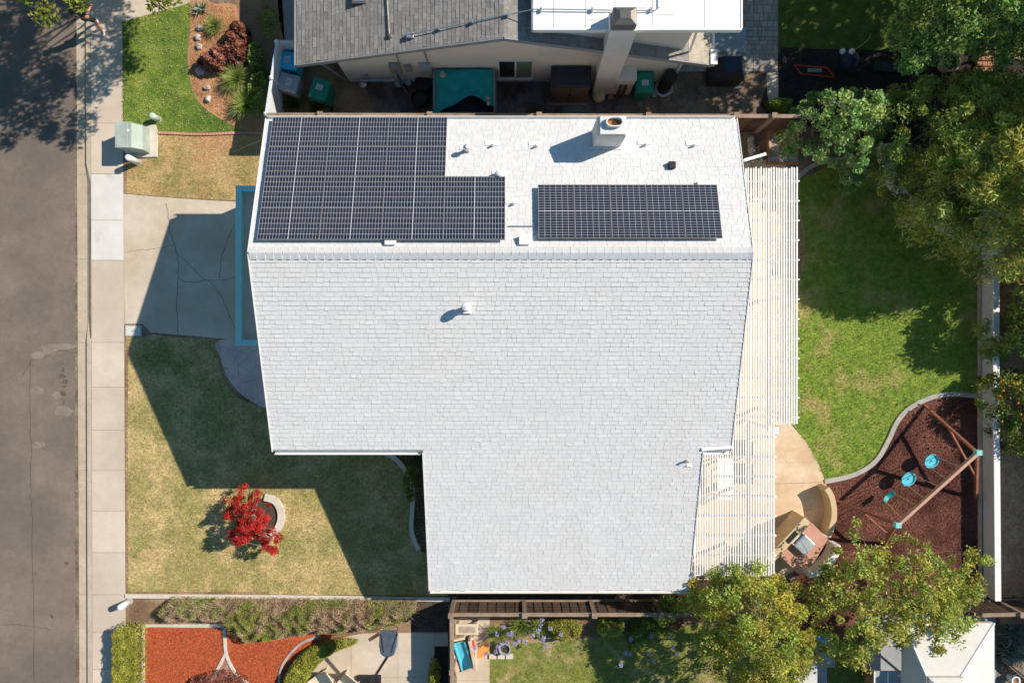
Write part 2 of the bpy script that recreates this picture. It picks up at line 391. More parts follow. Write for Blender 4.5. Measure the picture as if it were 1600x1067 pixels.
mat('wood_red', (.28,.10,.055), (.36,.15,.085), 3, .6, .2, 40)
mat('wood_pink', (.50,.28,.20), (.58,.36,.27), 3, .6, .2, 40)
mat('wood_orange', (.36,.16,.06), (.46,.23,.10), 3, .8, .3, 40)
mat('sand', (.40,.35,.29), (.52,.46,.39), 2.5, .95, 1.0, 6)
mat('rock', (.34,.28,.22), (.52,.45,.37), 3, .9, .6, 15)
mat('rock_grey', (.38,.36,.34), (.56,.54,.51), 3, .9, .6, 15)
mat('bin_blue', (.03,.50,.80), (.035,.55,.85), 3, .45)
mat('bin_grey', (.32,.38,.41), (.36,.42,.45), 3, .5)
mat('bin_green', (.015,.24,.16), (.02,.28,.19), 3, .5)
mat('label_white', (.75,.76,.76), (.8,.8,.8), 3, .6)
mat('print_dark', (.06,.09,.10), (.08,.1,.12), 3, .6)
mat('tarp_teal', (.004,.25,.26), (.01,.32,.32), 2.5, .75, .4, 40)
mat('box_green', (.38,.45,.40), (.46,.53,.48), 3, .6, .1, 40, (.34,.40,.35), 1.2)
mat('pipe_green', (.50,.62,.52), (.55,.66,.56), 3, .5)
mat('pipe_white', (.78,.80,.80), (.82,.84,.84), 3, .5)
mat('glass_dark', (.02,.03,.03), (.03,.045,.045), 2, .08, spec=.6)
mat('curtain', (.16,.22,.15), (.2,.26,.19), 4, .4)
mat('vinyl', (.66,.70,.72), (.72,.76,.78), 3, .5)
mat('shed_brown', (.20,.125,.08), (.25,.16,.11), 4, .7, .3, 40)
mat('shed_roof', (.028,.026,.04), (.04,.038,.052), 4, .7)
mat('yellow_bag', (.72,.55,.05), (.62,.62,.55), 9, .6)
mat('brick', (.34,.16,.09), (.44,.24,.15), 5, .9, .4, 40)
mat('red_paint', (.55,.035,.02), (.62,.05,.03), 3, .5)
mat('navy', (.012,.03,.06), (.02,.04,.075), 3, .6)
mat('pale_ball', (.50,.64,.68), (.56,.70,.72), 3, .5)
mat('white_ball', (.70,.70,.72), (.75,.75,.76), 3, .5)
mat('tan_stucco', (.58,.43,.25), (.66,.51,.32), 2.5, .85, .3, 60)
mat('steel', (.36,.42,.46), (.55,.60,.62), 3, .35, metal=.35)
mat('teal_plastic', (.09,.50,.62), (.12,.56,.68), 3, .4)
mat('dark_teal_plastic', (.012,.28,.32), (.02,.33,.37), 3, .4)
mat('bracket_teal', (.22,.56,.52), (.26,.62,.57), 3, .5)
mat('red_plastic', (.60,.06,.04), (.66,.08,.05), 3, .4)
mat('orange_mat', (.75,.28,.07), (.80,.34,.10), 3, .7)
mat('beige_plastic', (.62,.53,.38), (.70,.60,.45), 3, .6)
mat('rope', (.55,.50,.40), (.65,.6,.5), 10, .9)
mat('yellow_rope', (.70,.55,.10), (.75,.6,.15), 10, .9)
mat('hoop_board', (.06,.075,.10), (.09,.11,.14), 3, .25, spec=.6)
mat('blue_cloth', (.10,.36,.68), (.15,.44,.76), 3, .8, .4, 20)
mat('canopy_white', (.60,.57,.53), (.66,.63,.59), 3, .7, .1, 60)
mat('grey_panel', (.34,.34,.33), (.40,.40,.39), 3, .6)
mat('grey_slab', (.30,.31,.32), (.38,.39,.40), 2, .85, .2, 40)
mat('skin', (.50,.22,.12), (.55,.25,.14), 5, .6)
mat('hair', (.05,.03,.02), (.08,.05,.03), 5, .7)
mat('shoe', (.70,.70,.72), (.78,.78,.8), 5, .6)
mat('shorts', (.02,.025,.03), (.03,.035,.04), 5, .8)
mat('shirt', (.03,.035,.05), (.05,.06,.08), 5, .8)
mat('bark', (.20,.15,.11), (.32,.26,.20), 6, .9, .5, 30)
mat('bark_pale', (.36,.32,.26), (.50,.46,.40), 6, .9, .4, 30)
mat('leaf_yellow', (.46,.49,.09), (.29,.38,.07), .7, .6, tint=True, trans=.30)
mat('leaf_olive', (.42,.48,.10), (.28,.38,.08), .8, .6, tint=True, trans=.28)
mat('leaf_dark', (.18,.31,.06), (.34,.41,.08), 1.0, .55, tint=True, trans=.22)
mat('leaf_gold', (.27,.38,.07), (.52,.54,.12), 1.0, .55, tint=True, trans=.25)
mat('leaf_street', (.15,.20,.03), (.28,.29,.05), 1.0, .6, tint=True, trans=.2)
mat('leaf_bright', (.17,.34,.09), (.30,.44,.12), 1.0, .5, tint=True, trans=.25)
mat('leaf_bluegreen', (.19,.38,.11), (.34,.50,.17), 1.2, .5, tint=True, trans=.22)
mat('leaf_maple', (.30,.012,.016), (.56,.045,.03), 5, .55, tint=True, trans=.3)
mat('leaf_copper', (.15,.05,.03), (.36,.16,.11), 3, .5, tint=True, trans=.12)
mat('leaf_hedge', (.24,.28,.035), (.38,.38,.07), 3, .6, tint=True, trans=.2)
mat('leaf_juniper', (.17,.24,.04), (.34,.36,.08), 2.2, .7, (0), 1, (.42,.31,.20), 1.1, tint=True, trans=.1, lo3=.45, hi3=.56)
mat('leaf_citrus', (.09,.17,.025), (.20,.25,.035), 3, .45, tint=True, trans=.15)
mat('blade_green', (.20,.30,.05), (.40,.44,.14), 3, .5, tint=True, trans=.2)
mat('blade_dark', (.05,.10,.02), (.10,.16,.04), 3, .5, tint=True, trans=.15)
mat('agave', (.20,.26,.20), (.30,.34,.26), 3, .5, tint=True)
mat('flower_blue', (.42,.40,.78), (.58,.55,.88), 3, .6, tint=True, trans=.2)
mat('orange_fruit', (.75,.25,.02), (.8,.3,.03), 3, .5)
mat('dry_twig', (.40,.30,.19), (.50,.40,.27), 5, .9)

# ---------------------------------------------------------------- ground
patch('ground', [(-250,-250),(250,-250),(250,250),(-250,250)], -.104, 'dirt_brown', world=True)
XK = at(134, 0).x                                   # kerb face
patch('road', [(-40,-120),(at(117,0).x,-120),(at(117,0).x-.12,120),(-40,120)], -.1, 'asphalt', world=True)
patch('yard_ground', [(XK+.18,-120),(120,-120),(120,120),(XK+.12,120)], -.004, 'dirt_brown', th=.096, world=True)
def vline(xa, xb, ys=(-900, 1900), n=2):      # line tilting like the street: xa at y 0, xb at y 1067
    return [tuple(at(xa+(xb-xa)*y/1067, y)[:2]) for y in np.linspace(ys[0], ys[1], n)]
a, b = vline(116.5, 121.5), vline(133.5, 136.5)
patch('gutter', [a[0], b[0], b[1], a[1]], -.093, 'gutter', world=True, th=.01)
# kerb in three runs, dropped at the driveway
def seg(y0, y1, z, name, m='gutter', x0=(134.0, 137), x1=(141, 144)):
    q = [at(x0[0]+(x0[1]-x0[0])*y/1067, y) for y in (y0, y1)]+[at(x1[0]+(x1[1]-x1[0])*y/1067, y) for y in (y1, y0)]
    return patch(name, [tuple(p[:2]) for p in q], z, m, th=z+.1, world=True)
seg(-900, 255, 0.0, 'kerb'); seg(530, 1900, 0.0, 'kerb')
b = MB(); y0, y1, y2, y3 = 255, 285, 500, 530
for ya, yb, za, zb in ((255, 285, 0, -.085), (285, 500, -.085, -.085), (500, 530, -.085, 0)):
    pa, pb = at(134.0+3*ya/1067, ya), at(134.0+3*yb/1067, yb); qa, qb = at(141+3*ya/1067, ya), at(141+3*yb/1067, yb)
    b.add([(pa.x, pa.y, za), (qa.x, qa.y, -.001), (qb.x, qb.y, -.001), (pb.x, pb.y, zb), (pa.x, pa.y, -.1), (pb.x, pb.y, -.1)], [(0, 3, 2, 1), (0, 4, 5, 3)])
b.build('kerb', 'gutter', kind='structure')
js = [-500, -300, -150, -72, -12, 50, 118, 193, 272, 407, 535, 605, 672, 735, 798, 863, 929, 987, 1045, 1110, 1200, 1500, 1900]
sw = MB(); 
for i in range(len(js)-1):
    y0, y1 = js[i]+.35, js[i+1]-.35
    if js[i] == 272: continue
    f = lambda x0, x1, y: at(x0+(x1-x0)*y/1067, y)[:2]
    tn = random.uniform(.92, 1.05)
    sw.prism([tuple(f(141.6, 144.6, y0)), tuple(f(191, 196.5, y0)), tuple(f(191, 196.5, y1)), tuple(f(141.6, 144.6, y1))], -.05, 0.004, (tn, tn, tn))
sw.build('sidewalk', 'sidewalk', kind='structure', bevel=.006)
nc = MB()
for y0, y1 in ((272.5, 344), (344.6, 406.5)):
    nc.prism([tuple(f(141.6, 144.6, y0)), tuple(f(191, 196.5, y0)), tuple(f(191, 196.5, y1)), tuple(f(141.6, 144.6, y1))], -.05, 0.006)
nc.build('sidewalk_apron', 'new_concrete', kind='structure', bevel=.005)
jt = MB(); jt.prism([tuple(f(141, 144, -900)), tuple(f(191.6, 197.2, -900)), tuple(f(191.6, 197.2, 1900)), tuple(f(141, 144, 1900))], -.05, -.001)
jt.strip([tuple(f(133.2, 136.3, y)) for y in (-900, 1900)], .018, -.09, -.0885)
for y in (118, 272, 404, 535, 735, 929, 1045): jt.strip([tuple(f(117, 122, y)), tuple(f(133, 136, y+.2))], .014, -.09, -.0882)
jt.build('sidewalk_joint', 'joint', kind='structure')
# road repairs
def wob(c, rx, ry, n=18, j=.2):
    return smooth([(c[0]+rx*math.cos(k*2*math.pi/n)*random.uniform(1-j, 1+j), c[1]+ry*math.sin(k*2*math.pi/n)*random.uniform(1-j, 1+j)) for k in range(n)], 3, True)
rp = MB()
for c, rx, ry in (((88, 542), 32, 5), ((56, 556), 10, 6), ((74, 549), 11, 5), ((96, 643), 14, 8), ((54, 610), 10, 7), ((86, 618), 7, 6), ((56, 696), 10, 5)):
    rp.prism(gp(wob(c, rx, ry, 12)), -.0995, -.0985+.0004*rx/30)
rp.build('road_repair', 'patch_asphalt', kind='structure')
st = MB()
for i, (c, rx, ry) in enumerate((((96, 578), 2, 3), ((93, 588), 6, 3), ((99, 596), 5, 4), ((97, 604), 3, 2), ((96, 616), 5, 4), ((97, 628), 1.5, 3), ((101, 881), 3, 2.5), ((78, 964), 3, 3.5))):
    st.prism(gp(wob(c, rx, ry, 9, .45)), -.0995, -.0968+.00005*i)
st.build('road_stain', 'stain', kind='structure')
def crackline(pts, wd, z, j=1.6, n=7):
    out = []
    for i in range(len(pts)-1):
        for k in range(n):
            t = k/n; out.append((pts[i][0]+(pts[i+1][0]-pts[i][0])*t+random.uniform(-j, j)*(t > 0), pts[i][1]+(pts[i+1][1]-pts[i][1])*t+random.uniform(-j, j)*(t > 0)))
    out.append(pts[-1]); return gp(out), wd, z
ck = MB()
for pts in ([(117, 552), (90, 547), (60, 562), (44, 563)], [(45, 563), (43, 640), (46, 700), (44, 760), (48, 810), (50, 1067)], [(45, 563), (30, 590)], [(0, 977), (45, 979), (78, 985)], [(47, 692), (66, 702), (60, 690)]):
    p, wd, z = crackline(pts, .012, 0); ck.strip(p, wd, -.0998, -.0958)
ck.build('road_crack', 'crack', kind='structure')

DRV = [(192.5,303),(262,309),(330,313.5),(425,318),(425,531),(345,529),(262,522),(235,519),(228,511),(222,506),(194.5,506)]
patch('driveway', DRV, .010, 'driveway', th=.06, bevel=.008)
ck = MB()
for i, pts in enumerate(([(259,318),(263,335),(266,362),(274,385),(279,408),(279,434),(276,480),(279,522)], [(194,395),(214,391),(240,389),(272,383)], [(281,400),(300,418),(320,437),(330,440),(345,462),(358,490),(367,514)],
             [(279,434),(290,441),(310,440),(322,437),(345,438),(370,433)], [(343,436),(346,400),(356,375),(366,350)], )):
    p, wd, z = crackline(pts, .015 if i == 0 else .009, 0, 1.0); ck.strip(p, wd, .008, .0125+i*.0004)
ck.build('driveway_crack', 'crack', kind='structure')
patch('neighbour_driveway', [(191,-300),(330,-300),(318,-3),(285,9),(240,21),(191,35)], .008, 'driveway', th=.05)
patch('neighbour_path', [(430,-60),(470,-60),(470,80),(446,75),(436,30)], .008, 'grey_slab', th=.05)

# lawns
LG = [(191.5,35),(240,21),(285,9),(300,5),(296,50),(292,90),(297,125),(305,150),(316,168),(334,180),(362,196),(390,206),(246,208),(244,196),(192,196)]
patch('lawn_base', smooth(LG, 1, True), .006, 'green_lawn', th=.05)
grass('green_lawn', gp(LG), 900, 'green_lawn', label='bright green front lawn of the neighbouring house')
LB = [(193.5,252),(247,246),(247,211),(425,211),(425,317),(330,312),(262,308),(193.5,302)]
patch('lawn_base', LB, .007, 'brown_lawn', th=.05)
grass('brown_lawn', gp(LB), 700, 'brown_lawn', label='patchy brown lawn strip above the driveway')
LM = [(197,510),(224,527),(240,522),(262,525),(345,532),(345,560),(355,592),(378,620),(420,640),(700,640),(700,930),(197.5,926)]
patch('lawn_base', LM, .006, 'dry_lawn', th=.05)
rg = wob((410, 808), 36, 36, 16, .02)
grass('dry_lawn', gp(LM), 900, 'dry_lawn', holes=[gp(rg)], label='straw coloured front lawn with green patches beside the sidewalk')
ed = MB()
for e in ([(196.5,300),(196.5,255)], [(198,530),(197.5,700),(198.5,800),(198.5,925)], [(198,926),(420,926)], [(424,639),(378,622),(352,593),(343,560),(343,533),(262,524)]):
    ed.strip(gp(smooth(e, 6)) if len(e) > 2 else gp(e), .10, 0, .011)
ed.build('soil_edge', 'soil', kind='structure')
patch('entry_walk', smooth([(345,531),(346,562),(357,592),(380,618),(417,638),(470,640),(470,531)], 5, True), .014, 'stamped_grey', th=.06)
# top-left bed
def litter(name, poly, n, m, sz, label, z=.05):
    P = sample_poly(gp(poly), n); C = np.column_stack([P, RNG.uniform(z, z+.03, n)]); V = leaves(C, sz, .6, .8)
    return fast_mesh(name, V, 4, m, None, tintn(n, .3, .1), label=label, cat='leaf litter', kind='stuff')
litter('fallen_leaves', LG, 650, 'dry_twig', .022, 'dry leaves scattered over the bright green front lawn')
litter('street_grit', [(104,-40),(135,-40),(137,1100),(112,1100)], 1500, 'sidewalk', .009, 'pale grit and bits along the street gutter', -.092)
litter('fallen_leaves', [(330,760),(370,740),(450,790),(440,880),(380,900),(300,860)], 70, 'leaf_maple', .022, 'dropped red maple leaves on the lawn around the red tree')
litter('fallen_leaves', [(1250,285),(1500,285),(1520,610),(1400,650),(1290,740),(1250,650)], 260, 'dry_twig', .02, 'a few dry leaves on the back lawn')
BED = smooth([(299,-20),(297,50),(293,90),(298,128),(306,152),(318,168),(338,182),(368,198),(415,212),(415,150),(380,120),(392,60),(375,36),(368,8),(330,5),(318,-20)], 4, True)
patch('planting_bed', BED, .011, 'orange_mulch', th=.05)
patch('dark_bed', [(340,-80),(436,-80),(446,78),(432,90),(428,210),(390,205),(375,140),(392,60),(375,36),(368,8)], .008, 'soil', th=.05)
# side yards to the north
patch('gravel_bed', [(545,70),(1035,70),(1000,150),(985,195),(560,195)], .004, 'gravel', th=.02)
patch('side_soil', [(430,60),(548,60),(590,195),(430,195)], .006, 'soil', th=.02)
patch('side_dirt', [(975,100),(1218,100),(1218,215),(975,215)], .008, 'dirt_brown', th=.02)
patch('concrete_strip', [(1197,113),(1216,113),(1216,195),(1199,150)], .010, 'driveway', th=.03)
# pavers, laid one by one in the mesh
pv = MB(); y = -60.0; r_ = 0
X0, X1 = at(1055, 0).x, at(1215, 0).x
yy = at(0, 113).y; row = 0
while yy < at(0, -80).y:
    hh = random.choice([.14, .21, .21, .28]); xx = X0
    while xx < X1-.02:
        ww = min(random.choice([.14, .21, .28, .21]), X1-xx); tn = random.uniform(.78, 1.18)
        cl = (tn*random.uniform(.96, 1.06), tn, tn*random.uniform(.92, 1.04))
        pv.box(xx+.006, xx+ww-.006, yy+.006, yy+hh-.006, 0, .03+random.uniform(0, .003), cl); xx += ww
    yy += hh
pv.build('paver_patio', 'paver', kind='structure')
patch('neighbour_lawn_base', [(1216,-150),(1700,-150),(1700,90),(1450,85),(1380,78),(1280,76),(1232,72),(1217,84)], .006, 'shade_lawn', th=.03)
grass('neighbour_lawn', gp([(1216,-60),(1500,-60),(1450,85),(1380,78),(1280,76),(1232,72),(1217,84)]), 600, 'shade_lawn', label='shade-darkened green lawn of the neighbour behind the mulch bed')
patch('mulch_bed', smooth([(1217,88),(1232,75),(1280,77),(1380,79),(1460,86),(1600,95),(1700,200),(1600,240),(1217,200)], 3, True), .009, 'black_mulch', th=.03)
# back yard
BL = [(1248,282),(1290,262),(1340,240),(1500,240),(1560,400),(1526.5,400),(1526.5,622),(1480,617),(1443,625),(1415,640),(1397,662),(1385,688),(1368,717),(1350,733),(1325,744),(1290,751),(1278,728),(1262,695),(1240,665),(1215,655),(1215,300)]
patch('lawn_base', BL, .006, 'back_lawn', th=.03)
grass('back_lawn', gp(BL), 900, 'back_lawn', label='lush green back lawn beside the white pergola', h=.06)
patch('bark_bed_base', [(1527,622),(1480,617),(1443,625),(1415,640),(1397,662),(1385,688),(1368,717),(1350,733),(1325,744),(1290,751),(1290,800),(1230,930),(1200,1000),(1527,1000)], .009, 'bark_mulch', th=.04)
def chips(name, poly, n, m, sz, z, label, zr=.02):
    P = sample_poly(gp(poly), n); C = np.column_stack([P, RNG.uniform(z, z+zr, n)]); t = tintn(n, .45, .12)
    V = leaves(C, sz, .35, .75); return fast_mesh(name, V, 4, m, None, t, label=label, cat='mulch', kind='stuff')
chips('bark_mulch', [(1527,624),(1480,619),(1443,627),(1417,642),(1399,664),(1387,690),(1370,719),(1352,736),(1325,748),(1300,756),(1300,830),(1270,900),(1527,930)], 22000, 'bark_mulch', .035, .012, 'reddish brown bark mulch under the swing set')
BP = smooth([(1200,640),(1237,663),(1262,695),(1280,728),(1289,752),(1300,765),(1300,800),(1270,860),(1215,905),(1170,912)], 4)+[(1060,912),(1060,200),(1150,200),(1165,262),(1200,262),(1200,420)]
BPw = gp([(1235,662),(1262,695),(1280,728),(1289,752)])
patch('patio', [(1085,660),(1090,640),(1110,250),(1225,250),(1238,290),(1250,330),(1257,370),(1256,410),(1248,450),(1238,480),(1236,662)]+smooth([(1237,664),(1262,695),(1280,728),(1289,752),(1296,775)], 4)+[(1296,830),(1262,880),(1215,905),(1060,905),(1060,660)], .013, 'stamped', th=.05)
patch('patio_border', smooth([(1238,305),(1247,330),(1256,370),(1255,410),(1247,450),(1236,482)], 4)+[(1225,482),(1225,305)], .018, 'red_concrete', th=.02)
jt = MB(); jt.strip(gp([(1210,755.5),(1290,753)]), .02, .01, .0165); jt.strip(gp([(1238,395),(1256,396)]), .012, .01, .0215); jt.build('patio_joint', 'joint', kind='structure')
patch('dirt_patch', [(1130,195),(1260,195),(1300,230),(1262,270),(1245,285),(1238,262),(1130,262)], .010, 'dirt_brown', th=.03)
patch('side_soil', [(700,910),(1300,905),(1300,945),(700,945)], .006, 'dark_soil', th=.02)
patch('neighbour_soil', [(1562,380),(1800,380),(1800,975),(1562,975)], .004, 'east_soil', th=.02)
# south strip
patch('side_soil', [(197,936),(700,937),(700,1000),(340,990),(224,976),(197,975)], .006, 'soil', th=.02)
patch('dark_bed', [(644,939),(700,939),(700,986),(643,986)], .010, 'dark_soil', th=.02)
patch('red_bed_base', [(224,975),(352,975),(352,985),(420,1000),(520,985),(520,1000),(445,1060),(440,1100),(224,1100)], .009, 'red_mulch', th=.02)
chips('red_mulch', [(230,981),(348,981),(358,1020),(372,1000),(500,1000),(445,1060),(440,1080),(230,1080)], 26000, 'red_mulch', .028, .011, 'bright orange red mulch inside white kerbing', .012)
patch('court', smooth([(520,1000),(560,990),(600,988)], 3)+[(700,988),(700,1130),(430,1130),(450,1085),(480,1040)], .014, 'driveway', th=.04)
jt = MB()
for q in ([(549,992),(549,1110)], [(622,988),(622,1110)], [(678,988),(678,1010)], [(500,1057),(700,1057)], [(678,1008),(700,1008)]): jt.strip(gp(q), .012, .01, .0175)
jt.build('court_joint', 'joint', kind='structure')
patch('gravel_bed', [(679,1009),(700,1009),(700,1110),(679,1110)], .019, 'black_mulch', th=.02)
patch('gravel_bed', [(354,1022),(372,1062),(334,1062)], .016, 'light_gravel', th=.02)
patch('side_path', [(711,964),(765,964),(765,1150),(711,1150)], .012, 'driveway', th=.04)
jt = MB(); jt.strip(gp([(711,1062.5),(765,1062.5)]), .012, .01, .0155); jt.build('path_joint', 'joint', kind='structure')
SL = [(765,1012),(800,1004),(870,1002),(1010,985),(1180,960),(1260,960),(1260,1200),(765,1200)]
patch('lawn_base', SL, .006, 'south_lawn', th=.03)
grass('south_lawn', gp([(p[0], min(p[1], 1090)) for p in SL]), 700, 'south_lawn', label='patchy green and dry lawn behind the wooden fence')
patch('side_soil', [(765,964),(1400,964),(1400,1000),(1180,1000),(1010,1005),(870,1008),(765,1015)], .004, 'soil', th=.02)
patch('concrete_path', [(1276,1020),(1292,1020),(1292,1200),(1276,1200)], .012, 'grey_slab', th=.04)
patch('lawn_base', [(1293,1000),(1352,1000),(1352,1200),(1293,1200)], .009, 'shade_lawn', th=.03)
patch('terrace', [(1352,960),(1556,960),(1556,1200),(1352,1200)], .012, 'grey_slab', th=.04)

# kerbs and edgings (things of their own)
def kerb(name, label, cat, pts, wd, h, m, sm=True, tone=1.0, z0=0):
    b = MB(); b.strip(gp(smooth(pts, 6)) if sm else gp(pts), wd, z0, h); return b.build(name, m, bevel=.01, label=label, cat=cat)
kerb('lawn_kerb', 'grey curved concrete kerb between back lawn and bark mulch', 'kerb', [(1527,619),(1500,616),(1470,617),(1443,625),(1417,640),(1400,660),(1388,686),(1372,714),(1352,732),(1325,744),(1288,752)], .17, .06, 'kerb_grey')
kerb('bed_kerb', 'pale curved concrete kerb between front lawn and wing wall bed', 'kerb', [(575,704),(598,706),(620,718),(636,738),(645,760),(644,800),(643,825),(648,845),(655,858)], .16, .07, 'kerb_white')
kerb('bed_kerb', 'short grey curved kerb at the dirt corner near the sandbox', 'kerb', [(1246,278),(1262,264),(1285,254),(1320,250),(1345,255)], .16, .06, 'kerb_grey')
kerb('mow_strip', 'long white concrete mow strip along the bottom of the front lawn', 'kerb', [(196,930.5),(440,932),(703,936)], .15, .05, 'kerb_white', False)
kerb('bed_kerb', 'white corner kerb round the left red mulch bed', 'kerb', [(350,976.5),(224.5,976.5),(224.5,1100)], .13, .06, 'kerb_white', False)
kerb('bed_kerb', 'white curved kerb between the two red mulch beds, right branch', 'kerb', [(351,980),(352,1000),(354,1020),(362,1040),(376,1058),(400,1075)], .11, .06, 'kerb_white')
kerb('bed_kerb', 'straight white kerb slanting down left of the gravel wedge', 'kerb', [(353.5,1019),(345,1036),(330,1064)], .11, .055, 'kerb_white', False)
kerb('bed_kerb', 'pale curved kerb between right red bed and round hedge', 'kerb', [(500,992),(470,1005),(448,1028),(438,1050),(436,1080)], .09, .05, 'kerb_grey')
kerb('soil_kerb', 'brown concrete footing strip along the white wall', 'kerb', [(1529,400),(1529,620),(1530,940)], .11, .09, 'flagstone', False)
# scalloped terracotta edging: pieces in one run
for i, (x0, x1) in enumerate(((247, 410),)):
    root = thing('edging', 'terracotta scalloped edging between green and brown lawns', 'edging', at(330, 209))
    b = MB(); x = x0
    while x < x1:
        p = at(x, 209.5+1.2*math.sin(x/22)); b.box(p.x, p.x+.105, p.y-.045, p.y+.045, 0, .07, random.uniform(.8, 1.1)); x += 5
    b.build('edging_row', 'terracotta', root, bevel=.012)
chips('orange_mulch', [(300,5),(297,60),(300,128),(308,150),(322,168),(350,186),(380,196),(400,150),(378,118),(388,60),(372,34),(365,12),(330,8)], 5200, 'orange_mulch', .028, .013, 'orange brown mulch around the rocks and grasses')
chips('gravel', [(552,118),(1030,118),(985,178),(600,178)], 9000, 'gravel', .026, .006, 'grey gravel along the side of the neighbour house')
chips('soil_crumbs', [(436,100),(548,100),(600,178),(440,178)], 1500, 'soil', .024, .008, 'brown earth crumbs around the bins')
chips('dark_mulch', [(1218,90),(1233,77),(1280,79),(1380,81),(1460,88),(1540,180),(1500,230),(1218,195)], 9000, 'black_mulch', .035, .011, 'black mulch in the bed below the dark lawn')
chips('soil_crumbs', [(203,940),(250,940),(250,972),(203,972)], 350, 'soil', .022, .008, 'dry earth crumbs beside the lower left bollard')
chips('soil_crumbs', [(646,941),(698,941),(698,984),(646,984)], 500, 'soil', .02, .012, 'light specks on the dark bed beside the fence corner')
# ---------------------------------------------------------------- shingled slope builder
def slope_frame(O, t, d): return Vector(O), Vector(t).normalized(), Vector(d).normalized()
def shingles(O, t, d, length, xr, expo=.136, wr=(.12, .34), gap=.010, var=.05, seed=1, th=.015, phase=0.0):
    """tabs on a slope: O top corner, t along course, d downslope, xr(s)->(a,b) extent along t at distance s"""
    rnd = random.Random(seed); O, t, d = slope_frame(O, t, d); n = t.cross(d)
    if n.z < 0: n = -n
    b = MB(); k = 0; s = phase
    while s < length-.01:
        e = min(expo, length-s); a0, a1 = xr(s+e*.5); x = a0+rnd.uniform(-.2, 0)
        while x < a1:
            ww = rnd.uniform(*wr); xa, xb = max(x, a0), min(x+ww, a1); x += ww
            if xb-xa < .03: continue
            h1 = th*rnd.choice([.75, 1.0, 1.35]); h0 = .003; s1 = s+e-gap*rnd.choice([.05, .35, .7, 1.0, 1.2])
            P = lambda u, q, h: O+t*u+d*q+n*h
            u0, u1 = xa+gap*.3, xb-gap*.3
            vs = [P(u0, s, h0), P(u1, s, h0), P(u1, s1, h1), P(u0, s1, h1), P(u1, s1, 0), P(u0, s1, 0), P(u0, s, 0), P(u1, s, 0)]
            tn = 1+rnd.uniform(-var, var); tn = (tn, tn, tn*(1+rnd.uniform(-.01, .01)))
            b.add(vs, [(0, 3, 2, 1), (3, 5, 4, 2), (0, 6, 5, 3), (1, 2, 4, 7)], tn)
        s += e; k += 1
    return b

# ---------------------------------------------------------------- the main house
ZR, YR = 5.8, 2.42; XL, XR, XW0, XW1 = -7.22, 6.6, -2.68, 5.75; YN, YS, YB = 6.52, -3.30, -8.08; K = 1/3
zr = lambda y: ZR-abs(y-YR)*K
house = thing('house', 'white shingled house with solar panels, seen from above in the centre', 'house', (0, 0, 0))
ca = math.atan(K); dS = Vector((0, -math.cos(ca), -math.sin(ca))); dN = Vector((0, math.cos(ca), -math.sin(ca)))
LSn = (YN-YR)/math.cos(ca); LS1 = (YR-YS)/math.cos(ca); LS2 = (YR-YB)/math.cos(ca)
roof = MB(); T = .16
def slab(pts):           # polygon on roof surface, thickened downward
    n = len(pts); vs = [(x, y, zr(y)) for x, y in pts]+[(x, y, zr(y)-T) for x, y in pts]
    A = sum(pts[i-1][0]*pts[i][1]-pts[i][0]*pts[i-1][1] for i in range(n))
    fs = [tuple(range(n)), tuple(range(2*n-1, n-1, -1))]+[(i, n+i, n+(i+1) % n, (i+1) % n) for i in range(n)]
    roof.add(vs, fs)
slab([(XL, YR), (XR, YR), (XR, YN), (XL, YN)])
slab([(XL, YR), (XL, YS), (XW0, YS), (XW0, YB), (XW1, YB), (XW1, YS), (XR, YS), (XR, YR)])
rf = roof.build('roof', 'roof_gap', house)
b = shingles((XL, YR, ZR), (1, 0, 0), dS, LS2, lambda s: (0, XR-XL) if s < LS1 else (XW0-XL, XW1-XL), seed=3, var=.025)
b.build('shingles', 'shingle_white', rf)
b = shingles((XL, YR, ZR), (1, 0, 0), dN, LSn, lambda s: (0, XR-XL), seed=4, var=.03)
b.build('shingles', 'shingle_white', rf)
b = MB(); x = XL
while x < XR-.05:              # ridge cap tabs
    x2 = min(x+.232, XR)
    for sg in (1, -1):
        y = .17*sg; z0 = ZR+.030; 
        b.add([(x+.018, YR, z0+.0), (x2, YR, z0+.03), (x2, YR+y, z0+.03-.17*K-.006), (x+.018, YR+y, z0-.17*K-.01), (x2, YR+y, z0-.08), (x+.018, YR+y, z0-.08)],
              [(0, 1, 2, 3) if sg < 0 else (3, 2, 1, 0), (3, 2, 4, 5) if sg < 0 else (5, 4, 2, 3)], random.uniform(.97, 1.02))
    b.add([(x2, YR, z0+.03), (x2, YR+.17, z0+.03-.0627), (x2, YR+.17, z0-.08), (x2, YR, z0-.03), (x2, YR-.17, z0-.08), (x2, YR-.17, z0+.03-.0627)], [(0, 1, 2, 3, 4, 5)])
    x = x2
b.build('ridge_cap', 'shingle_white', rf)
for x in (XL-.025, XR+.002):          # rake and eave trim
    b = MB(); b.bar((x+.012, YR, ZR-.06), (x+.012, YN, zr(YN)-.06), .023, .17)
    b.build('fascia', 'white_paint', house); b = MB(); b.bar((x+.012, YR, ZR-.06), (x+.012, YS, zr(YS)-.06), .023, .17); b.build('fascia', 'white_paint', house)
for x in (XW0-.027, XW1+.002):
    b = MB(); b.bar((x+.013, YS-.02, zr(YS)-.06), (x+.013, YB, zr(YB)-.06), .023, .17); b.build('fascia', 'white_paint', house)
b = MB()
def gutter(x0, x1, y, z, sg):
    b.box(x0, x1, min(y, y+sg*.11), max(y, y+sg*.11), z-.15, z-.135); b.box(x0, x1, y+sg*.11-.006, y+sg*.11+.006, z-.15, z-.03)
    b.box(x0, x1, y-.002, y+.004, z-.15, z-.02)
